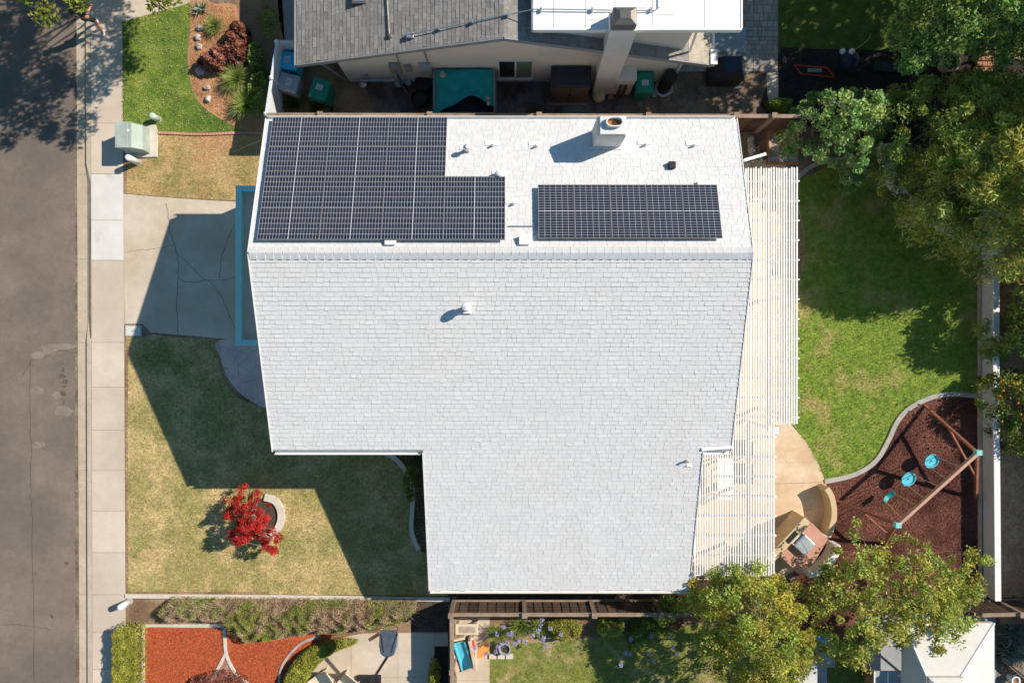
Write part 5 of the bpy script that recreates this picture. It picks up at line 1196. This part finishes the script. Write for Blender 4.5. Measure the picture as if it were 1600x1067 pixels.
# ---------------------------------------------------------------- sandbox corner
root = thing('sandbox', 'wooden sandbox with grey sand beside the pergola', 'sandbox', at(1219, 232))
q0, q1 = at(1197, 258), at(1243, 207); x0, x1, y0, y1 = q0.x, q1.x, q0.y, q1.y
for nm, bx in (('side_board', (x0, x0+.04, y0, y1)), ('side_board', (x1-.04, x1, y0, y1)), ('side_board', (x0+.042, x1-.042, y0, y0+.04)), ('side_board', (x0+.042, x1-.042, y1-.12, y1))):
    g = MB(); g.box(*bx, 0, .24); g.build(nm, 'wood_orange', root, bevel=.005)
g = MB(); g.box(x0+.042, x1-.042, y0+.042, y0+.24, .17, .20); g.build('seat', 'grey_slab', root)
vs = []; fs = []; n = 26
for j in range(n+1):
    for i in range(n+1):
        x = x0+.042+(x1-x0-.084)*i/n; y = y0+.25+(y1-y0-.375)*j/n; dx, dy = x-(x0+x1)/2-.02, y-(y0+y1)/2
        vs.append((x, y, .12+.02*math.sin(12*math.hypot(dx, dy)+2*math.atan2(dy, dx))+random.uniform(-.004, .004)))
for j in range(n):
    for i in range(n): a = j*(n+1)+i; fs.append((a, a+1, a+n+2, a+n+1))
g = MB(); g.add(vs, fs); g.build('sand_fill', 'sand', root, smooth=True)
for i, (px, py, r, s) in enumerate(((1173, 231, .19, 1.6), (1172, 219, .16, .9), (1167, 256, .2, .8), (1188, 252, .12, 1))):
    p = at(px, py); g = MB(); g.blob((p.x, p.y, .08), r*.8, r*s, .15, 7, .15); tagp(g.build('rock', 'rock'), ['largest long tan rock between house and sandbox', 'tan rock above the large one by the house', 'pale rock under the white downspout', 'small brown rock at the sandbox corner'][i], 'rock')

# ---------------------------------------------------------------- swing set
root = thing('swing_set', 'red wood A frame swing set over bark mulch', 'swing set', at(1465, 770)); zb = 2.1
E0, E1 = at(1528, 707, zb), at(1402, 820, zb); g = MB(); g.bar(E0, E1, .10, .15); g.build('beam', 'wood_pink', root, bevel=.01)
for (E, fs_) in ((E0, (at(1444, 633), at(1525, 780))), (E1, (at(1303, 780), at(1382, 850)))):
    for q in fs_: 
        g = MB(); g.bar(E-Vector((0, 0, .05)), q, .09, .09); g.build('leg', 'wood_red', root, bevel=.008)
    m_ = [E.lerp(q, .55) for q in fs_]
    g = MB(); g.bar(m_[0], m_[1], .05, .09); g.build('brace', 'wood_red', root)
    g = MB(); g.box(E.x-.10, E.x+.10, E.y-.09, E.y+.09, zb-.1, zb+.085); g.build('corner_bracket', 'bracket_teal', root, bevel=.02)
def swing(label, t0, t1, px, py, kind, rm='rope'):
    a0, a1 = E0.lerp(E1, t0)-Vector((0, 0, .08)), E0.lerp(E1, t1)-Vector((0, 0, .08)); c = at(px, py, .45)
    r = thing('swing', label, 'swing', c); d = (a1-a0).normalized(); rz = math.atan2(d.y, d.x); T_ = Matrix.Translation(c) @ Matrix.Rotation(rz, 4, 'Z')
    if kind == 'disc':
        g = MB(T_); n = 28; vs = []; fs = []
        for (rr, z) in ((1.0, 0), (1.0, .05), (.9, .05), (.75, .0), (.2, -.02)):
            vs += [(.28*rr*math.cos(a)*1.0, .22*rr*math.sin(a), z) for a in [2*math.pi*k/n for k in range(n)]]
        fs = [(i*n+k, i*n+(k+1) % n, (i+1)*n+(k+1) % n, (i+1)*n+k) for i in range(4) for k in range(n)]+[tuple(4*n+k for k in range(n)), tuple(range(n))[::-1]]
        g.add(vs, fs); g.build('seat', 'teal_plastic', r, smooth=False)
        g = MB(T_); g.lathe((0, 0, -.015), [(.03, 0), (.03, .02)], 10); g.lathe((.07, 0, -.015), [(.015, 0), (.015, .02)], 8); g.build('bolt', 'black_plastic', r)
    else:
        g = MB(T_); P = [(-.24+.48*k/10, 0, .10*math.cos(math.pi*(k-5)/10)*-1+.05) for k in range(11)]
        vs = [(x, y, z) for x, _, z in P for y in (-.08, .08)]; g.add(vs, [(2*k, 2*k+2, 2*k+3, 2*k+1) for k in range(10)]); o = g.build('seat', 'dark_teal_plastic', r); s_ = o.modifiers.new('s', 'SOLIDIFY'); s_.thickness = .02
    for a, sx in ((a0, -1), (a1, 1)):
        e = T_ @ Vector((sx*.22, 0, .03)); g = MB(); g.tube([a, a.lerp(e, .5)+Vector((0, 0, -.02)), e], .012, 6); g.build('rope', rm, r)
swing('bright teal saucer swing seat nearest the white wall', .20, .37, 1455, 720, 'disc')
swing('pale teal saucer swing seat in the middle of the swing set', .47, .64, 1419, 748, 'disc')
swing('dark teal belt swing on yellow ropes at the lower end', .74, .92, 1389, 776, 'belt', 'yellow_rope')

# ---------------------------------------------------------------- barbecue island and seat walls
patch('flagstone_border', smooth([(1283,758),(1297,768),(1304,790),(1303,820),(1296,840),(1286,850)], 4)+[(1268,845),(1283,828),(1291,800),(1289,780),(1282,768)], .030, 'flagstone', th=.03)
root = thing('seat_wall', 'curved tan stucco seat wall at the edge of the round patio', 'wall', at(1288, 795))
cv = gp(smooth([(1279, 757), (1286, 768), (1290, 785), (1290, 803), (1285, 822), (1281, 830)], 6))
g = MB(); g.strip(cv, .17, .0, .60); g.build('wall_face', 'tan_stucco', root); g = MB(); g.strip(cv, .20, .602, .64); g.build('wall_cap', 'tan_stucco', root, bevel=.01)
root = thing('barbecue_island', 'tan stucco barbecue island with raised bar and terracotta top', 'barbecue island', at(1245, 850))
zc = .92
top = gp([(1268, 816), (1294, 842), (1270, 882), (1250, 898), (1244, 893), (1219, 868)], zc)
g = MB(); g.prism(top, .012, zc-.05); g.build('counter_base', 'tan_stucco', root); g = MB(); g.prism([(x*1.0, y) for x, y in top], zc-.048, zc); g.build('countertop', 'terracotta', root, bevel=.01)
zb_ = 1.12; A, B = at(1262, 812, zb_), at(1202, 876, zb_); g = MB(); g.bar((A.x, A.y, zb_/2), (B.x, B.y, zb_/2), .18, zb_-.06); g.build('bar_wall', 'tan_stucco', root); g = MB(); g.bar((A.x, A.y, zb_-.01), (B.x, B.y, zb_-.01), .29, .05); g.build('bar_top', 'tan_stucco', root, bevel=.012)
m_ = A.lerp(B, .42); d = (B-A).normalized(); g = MB(); g.bar((m_-d*.24)+Vector((0, 0, .02)), (m_+d*.24)+Vector((0, 0, .02)), .17, .012); g.build('grate', 'black_plastic', root)
root = thing('built_in_grill', 'square steel grill lid set in the barbecue counter', 'grill', at(1253, 852))
c = at(1257, 851, zc+.2); rz = math.atan2(d.y, d.x); T_ = Matrix.Translation((c.x, c.y, 0)) @ Matrix.Rotation(rz, 4, 'Z')
g = MB(T_); loft(g, [(-.28, .28, -.27, .30, zc+.002), (-.28, .28, -.27, .30, zc+.14), (-.27, .27, -.22, .26, zc+.22)]); g.build('hood', 'steel', root, bevel=.03)
g = MB(T_); s_ = -1 if (T_ @ Vector((0, -.3, 0))-A).length < (T_ @ Vector((0, .3, 0))-A).length else 1
g.tube([(-.25, s_*.26, zc+.16), (-.25, s_*.34, zc+.18), (.25, s_*.34, zc+.18), (.25, s_*.26, zc+.16)], .016, 8); g.build('handle', 'white_paint', root)
root = thing('seat_wall', 'curved white rounded wall behind the barbecue counter', 'wall', at(1280, 875))
cv = gp(smooth([(1296, 843), (1294, 856), (1284, 872), (1268, 884), (1252, 889)], 6)); g = MB(); g.strip(cv, .24, 0, .62); g.build('wall_face', 'stucco_white', root, bevel=.05)

# ---------------------------------------------------------------- south yards
root = thing('basketball_hoop', 'portable basketball hoop with dark board on the court', 'basketball hoop', at(580, 1062))
b0 = at(577, 1060); tp = at(607, 1004, 2.9); hz = 2.6
bb = at(607, 1001, hz)
g = MB(); base = at(578, 1063, 0); g.box(base.x-.42, base.x+.42, base.y-.32, base.y+.25, .014, .17); g.build('base', 'black_plastic', root, bevel=.04)
g = MB(); pt = Vector((bb.x, bb.y-.55, hz)); g.tube([Vector((base.x, base.y, .15)), Vector((base.x+.02, base.y+.02, .6)), at(608, 1021, 2.5)], .045, 10); g.build('pole', 'black_plastic', root)
q = at(608, 1021, 2.5); g = MB(); g.tube([q, Vector((bb.x, bb.y-.12, hz-.1))], .03, 8); g.build('arm', 'black_plastic', root)
# board leaning face up toward the north, seen from above as a rounded dark shield
n = 6; c = at(607, 1003, 2.65); pts_ = [(-.52, .36), (.52, .36), (.56, .2), (.54, -.1), (.42, -.34), (.2, -.42), (-.2, -.42), (-.42, -.34), (-.54, -.1), (-.56, .2)]
T_ = Matrix.Translation(c) @ Matrix.Rotation(math.radians(-28), 4, 'X'); g = MB(T_); g.prism([(x*.54, y*1.0) for x, y in pts_], -.03, .03); bdp = g.build('backboard', 'hoop_board', root, bevel=.02)
g = MB(T_)
for sx in (-1, 1): g.bar((sx*.12, -.3, .04), (sx*.26, .25, .04), .02, .02)
g.build('board_brace', 'black_plastic', bdp)
g = MB(T_); g.tube([(.23*math.cos(a), .42+.0+.23*math.sin(a)*.5, -.2) for a in [2*math.pi*k/16 for k in range(17)]], .010, 6, cap=False); g.build('rim', 'black_plastic', root)
p = at(587, 995); g = MB(); g.bar(at(578, 999, .03), at(593, 990, .05), .1, .05); tagp(g.build('plank', 'wood_dark'), 'short brown plank beside the hoop at the hedge edge', 'plank')
def lounge(label, px, py, rz):
    b0 = at(px, py); r = thing('garden_chair', label, 'chair', b0, 'curved chairs on the court'); T_ = Matrix.Translation(b0) @ Matrix.Rotation(rz, 4, 'Z')
    g = MB(T_); P = [(-.55, .5), (-.3, .22), (0, .2), (.35, .36), (.6, .75)]; vs = [(x, y, z) for x, z in P for y in (-.32, .32)]; g.add(vs, [(2*k, 2*k+2, 2*k+3, 2*k+1) for k in range(4)]); o = g.build('seat', 'beige_plastic', r); s_ = o.modifiers.new('s', 'SOLIDIFY'); s_.thickness = .03
    for sy in (-1, 1): g = MB(T_); g.box(-.4, .4, sy*.28-.02, sy*.28+.02, .014, .19); g.build('leg', 'beige_plastic', r)
lounge('beige curved garden chair at the bottom, left of the hoop base', 505, 1062, .6); lounge('beige curved garden chair at the bottom, nearer the hoop base', 543, 1066, .9)
# slide and toys
root = thing('toy_slide', 'turquoise toy slide next to the wooden fence', 'slide', at(728, 1018))
T_ = Matrix.Translation(at(725, 1015)) @ Matrix.Rotation(math.radians(12), 4, 'Z')
g = MB(T_); n = 10; vs = []; fs = []
for k in range(n+1):
    t = k/n; y = .58-1.22*t; z = .55*(1-t)**1.2+.08; 
    for x, dz in ((-.21, .10), (-.18, .10), (-.15, 0), (.15, 0), (.18, .10), (.21, .10)): vs.append((x, y, z+dz))
for k in range(n):
    for i in range(5): fs.append((k*6+i, k*6+i+1, k*6+i+7, k*6+i+6))
g.add(vs, fs); o = g.build('chute', 'teal_plastic', root); s_ = o.modifiers.new('s', 'SOLIDIFY'); s_.thickness = .02
for sx in (-1, 1): g = MB(T_); g.box(sx*.33-.05, sx*.33+.05, -.62, .5, .012, .55); g.build('side_rail', 'flagstone', root, bevel=.015)
g = MB(T_); g.box(-.20, .20, .60, .68, .012, .58); g.build('ladder', 'beige_plastic', root)
p = at(738, 1002); g = MB(); g.blob((p.x, p.y, .25), .10, .15, .2, 10, .1); tagp(g.build('toy_car', 'red_plastic', smooth=True), 'red toy tucked right of the slide top', 'toy')
p = at(717, 1034); g = MB(); g.blob((p.x, p.y, .14), .06, .14, .12, 10, .1); tagp(g.build('toy_car', 'red_plastic', smooth=True), 'red toy between slide and fence at the low end', 'toy')
g = MB(); g.prism(gp([(748, 1008), (762, 998), (765, 1018), (758, 1024), (747, 1028)]), .013, .03); tagp(g.build('play_mat', 'orange_mat'), 'orange mat on the path beside the slide', 'mat')
root = thing('toy_table', 'beige plastic toy table above the slide', 'table', at(728, 984))
q0, q1 = at(711, 992, .45), at(747, 975, .45); g = MB(); g.box(q0.x, q1.x, q0.y, q1.y, .36, .45); g.build('tabletop', 'beige_plastic', root, bevel=.03)
g = MB(); g.box(q0.x+.14, q1.x-.1, q0.y+.08, q1.y-.07, .452, .462); g.build('tray', 'rock', root)
for sx, sy in ((0, 0), (1, 0), (0, 1), (1, 1)): g = MB(); X_, Y_ = (q1.x-.1 if sx else q0.x+.1), (q1.y-.08 if sy else q0.y+.08); g.box(X_-.04, X_+.04, Y_-.04, Y_+.04, .012, .358); g.build('leg', 'beige_plastic', root)
for k in range(3): q = at(770+k*13, 1024, 0); g = MB(); g.box(q.x-.13, q.x+.13, q.y-.09, q.y+.09, 0, .08); tagp(g.build('edging_block', 'kerb_white', bevel=.01), 'pale edging block below the agapanthus, %s' % ['left one', 'middle one', 'right one'][k], 'block', 'pale edging blocks')
q = at(789, 1008); root = thing('plant_pot', 'grey pot among the agapanthus flowers', 'pot', q); g = MB(); g.lathe(q, [(.16, 0), (.21, .3), (.22, .33), (.17, .33), (.15, .25)], 18); g.build('pot_body', 'grey_slab', root); g = MB(); g.lathe(q+Vector((0, 0, .25)), [(.15, 0), (.14, .01)], 12); g.build('pot_soil', 'dark_soil', root)
# white tent and blue cloth near the bottom right
root = thing('white_canopy', 'white shade panel at the bottom edge under the yellow tree', 'canopy', at(1262, 1060)); zc_ = 1.6
g = MB(); cpx = [(1243, 1050), (1270, 1032), (1277, 1040), (1277, 1100), (1243, 1100)]; g.prism(gp(cpx, zc_), zc_-.04, zc_); g.build('cloth', 'canopy_white', root)
for px, py in ((1246, 1054), (1274, 1045), (1246, 1096), (1274, 1096)): q = at(px, py, zc_); g = MB(); g.box(q.x-.025, q.x+.025, q.y-.025, q.y+.025, 0, zc_-.041); g.build('pole', 'trim_grey', root)
p = at(1283, 1012, .6); g = MB(); nx = 16; vs = []; fs = []
for j in range(nx+1):
    for i in range(nx+1):
        u, v = i/nx, j/nx; vs.append((p.x-.2+.42*u+.12*v, p.y+.42-.85*v+.08*math.sin(u*5), .62+.07*math.sin(u*9+v*7)+.05*math.sin(v*13-u*4)))
for j in range(nx):
    for i in range(nx): a = j*(nx+1)+i; fs.append((a, a+1, a+nx+2, a+nx+1))
g.add(vs, fs); o = g.build('blue_cloth', 'blue_cloth', smooth=True, label='crumpled light blue cloth under the tree by the grey path', cat='cloth'); s_ = o.modifiers.new('s', 'SOLIDIFY'); s_.thickness = .015
p = at(1283, 1010); g = MB(); g.box(p.x-.2, p.x+.26, p.y-.5, p.y+.45, .012, .52); tagp(g.build('storage_bench', 'grey_slab', bevel=.02), 'grey bench under the crumpled blue cloth', 'bench')
# gazebo
root = thing('gazebo', 'white hip roofed gazebo canopy in the lower right corner', 'gazebo', at(1475, 1050)); z1_, z2_ = 2.3, 2.95
O0 = [at(1412, 975, z1_), at(1553, 973, z1_), at(1553, 1150, z1_), at(1412, 1150, z1_)]; 
I0 = [at(1447, 1055, z2_), at(1501, 1055, z2_), at(1501, 1105, z2_), at(1447, 1105, z2_)]
for k in range(4):
    a, b_, c, d_ = O0[k], O0[(k+1) % 4], I0[(k+1) % 4], I0[k]; g = MB(); g.add([a, b_, c, d_], [(0, 1, 2, 3)]); o = g.build('roof_panel', 'canopy_white', root); s_ = o.modifiers.new('s', 'SOLIDIFY'); s_.thickness = .015
    g = MB(); g.tube([a+Vector((0, 0, .012)), d_+Vector((0, 0, .012))], .035, 6); g.build('hip_seam', 'white_paint', root)
    g = MB(); g.tube([Vector((a.x*.985, a.y*.99, .012)), Vector((a.x*.985, a.y*.99, z1_-.02))], .04, 8); g.build('pole', 'trim_grey', root)
    g = MB(); g.bar(a.lerp(b_, .0)-Vector((0, 0, .06)), b_-Vector((0, 0, .06)), .015, .12); g.build('valance', 'canopy_white', root)
cI = [q+Vector((0, 0, .16)) for q in I0]; ap = Vector((sum(q.x for q in I0)/4, sum(q.y for q in I0)/4, z2_+.5))
g = MB(); g.add([*[q*1.0 for q in cI], ap], [(0, 1, 4), (1, 2, 4), (2, 3, 4), (3, 0, 4)]); o = g.build('top_tier', 'canopy_white', root); s_ = o.modifiers.new('s', 'SOLIDIFY'); s_.thickness = .015
g = MB()
for k in range(4): g.bar(cI[k]-Vector((0, 0, .06)), cI[(k+1) % 4]-Vector((0, 0, .06)), .02, .12)
g.build('top_valance', 'canopy_white', root)
root = thing('side_canopy', 'grey slatted canopy at the bottom left of the white gazebo', 'canopy', at(1395, 1060)); zg = 2.1
g = MB(); q0, q1 = at(1365, 1120, zg), at(1409, 1048, zg); g.box(q0.x, q1.x, q0.y, q1.y, zg-.04, zg); g.build('roof_panel', 'grey_panel', root)
g = MB()
for x in (q0.x+.02, (q0.x+q1.x)/2, q1.x-.02): g.box(x-.02, x+.02, q0.y, q1.y, zg+.001, zg+.03)
g.build('slat_rails', 'white_paint', root)
for X_, Y_ in ((q0.x+.05, q1.y-.05), (q1.x-.05, q1.y-.05)): g = MB(); g.box(X_-.03, X_+.03, Y_-.03, Y_+.03, .012, zg-.041); g.build('post', 'trim_grey', root)
q = at(1356, 1058, 0); g = MB(); g.box(q.x-.13, q.x+.1, q.y-.3, q.y+.28, 0, .35); tagp(g.build('planter_box', 'wood_orange', bevel=.01), 'orange brown wooden planter left of the grey canopy', 'planter')
p = at(1577, 1056); root = thing('ring_burner', 'small white round burner on the path at the lower right', 'burner', p)
g = MB(); g.lathe(p, [(.12, 0), (.15, .3), (.16, .34), (.115, .34), (.10, .28)], 20); g.build('pot_body', 'pipe_white', root); g = MB(); g.lathe(p+Vector((0, 0, .28)), [(.1, 0), (.09, .01)], 14); g.build('core', 'rust', root)
board_fence('slanting dark fence rail beside the white burner', at(1556, 1022), at(1620, 1075), .35, m='wood_dark', cap=True)

# ---------------------------------------------------------------- person walking under the street tree
def skin_body(name, verts, edges, radii, m, parent, sub=2, root_i=0):
    me = bpy.data.meshes.new(name); me.from_pydata([tuple(Vector(v)-wloc(parent)) for v in verts], edges, []); o = bpy.data.objects.new(name, me); COL.objects.link(o); o.parent = parent; o['wl'] = [float(q) for q in wloc(parent)]
    o.modifiers.new('skin', 'SKIN'); 
    for i, r in enumerate(radii):
        r = r if isinstance(r, tuple) else (r, r); me.skin_vertices[0].data[i].radius = r; me.skin_vertices[0].data[i].use_root = (i == root_i)
    s_ = o.modifiers.new('sub', 'SUBSURF'); s_.levels = s_.render_levels = sub; me.materials.append(M[m]); return o
pf = at(158, 46); hd_ = math.radians(80)      # walks up the street
pr = thing('person', 'person in dark shorts walking on the sidewalk, half hidden by the tree', 'person', (pf.x, pf.y, 0))
R_ = Matrix.Translation((pf.x, pf.y, 0)) @ Matrix.Rotation(math.radians(0), 4, 'Z')
W = lambda x, y, z: R_ @ Vector((x, y, z))
V = [W(0,0,.95), W(0,.0,1.12), W(0,.02,1.30), W(0,.02,1.44), W(0,.03,1.52), W(0,.05,1.62), W(0,.05,1.72),
     W(-.10,.0,.90), W(-.11,.17,.50), W(-.11,.22,.09), W(.10,-.02,.90), W(.12,.02,.49), W(.12,-.22,.10),
     W(-.19,.0,1.42), W(-.25,-.10,1.14), W(-.25,.02,.92), W(.19,.02,1.42), W(.25,.10,1.14), W(.24,.28,1.02)]
E_ = [(0,1),(1,2),(2,3),(3,4),(4,5),(5,6),(0,7),(7,8),(8,9),(0,10),(10,11),(11,12),(3,13),(13,14),(14,15),(3,16),(16,17),(17,18)]
rr = [(.12,.10),(.12,.09),(.13,.10),(.10,.08),.052,.085,.075,.085,.058,.040,.085,.058,.040,.055,.042,.030,.055,.042,.030]
skin_body('body', V, E_, rr, 'skin', pr)
skin_body('shirt', [W(0,0,1.0), W(0,.01,1.14), W(0,.02,1.32), W(0,.02,1.44), W(-.20,.0,1.42), W(-.245,-.07,1.22), W(.20,.02,1.42), W(.245,.08,1.22)], [(0,1),(1,2),(2,3),(3,4),(4,5),(3,6),(6,7)], [(.15,.12),(.145,.12),(.155,.125),(.12,.10),.075,.062,.075,.062], 'shirt', pr)
skin_body('shorts', [W(0,0,.98), W(-.10,.0,.88), W(-.11,.12,.60), W(.10,-.01,.88), W(.12,.02,.59)], [(0,1),(1,2),(0,3),(3,4)], [(.14,.115),.11,.088,.11,.088], 'shorts', pr)
g = MB(); g.blob(W(0, .035, 1.685), .098, .112, .10, 14, .02); g.build('hair', 'hair', pr, smooth=True)
for x, y in ((-.11, .26), (.12, -.17)):
    c_ = W(x, y, .05); g = MB(); g.blob((c_.x, c_.y, .05), .05, .14, .05, 14, .0); g.build('shoe', 'shoe', pr, smooth=True)
for sx, base_ in ((-1, (-.25, .02, .92)), (1, (.24, .28, 1.02))):      # hands with five fingers
    c_ = Vector(base_); dirv = Vector((0, .25, -.95)).normalized() if sx < 0 else Vector((0, .85, -.45)).normalized()
    hv = [c_, c_+dirv*.045, c_+dirv*.09]; he = [(0,1),(1,2)]; hr = [.026, .034, .030]
    side = Vector((0, 1, 0)) if sx < 0 else Vector((-1, 0, 0))
    for f in range(4):
        o_ = side*(.030-.02*f); L_ = [.070, .078, .072, .056][f]; i0 = len(hv); cu = Vector((-sx*.02, 0, 0))
        hv += [c_+dirv*.10+o_, c_+dirv*(.10+L_*.5)+o_+cu*.3, c_+dirv*(.10+L_)+o_+cu]; he += [(2, i0), (i0, i0+1), (i0+1, i0+2)]; hr += [.010, .009, .007]
    i0 = len(hv); hv += [c_+dirv*.05+side*.045, c_+dirv*.085+side*.065]; he += [(1, i0), (i0, i0+1)]; hr += [.011, .009]
    skin_body('hand', [W(*q) for q in hv], he, hr, 'skin', pr, sub=1)
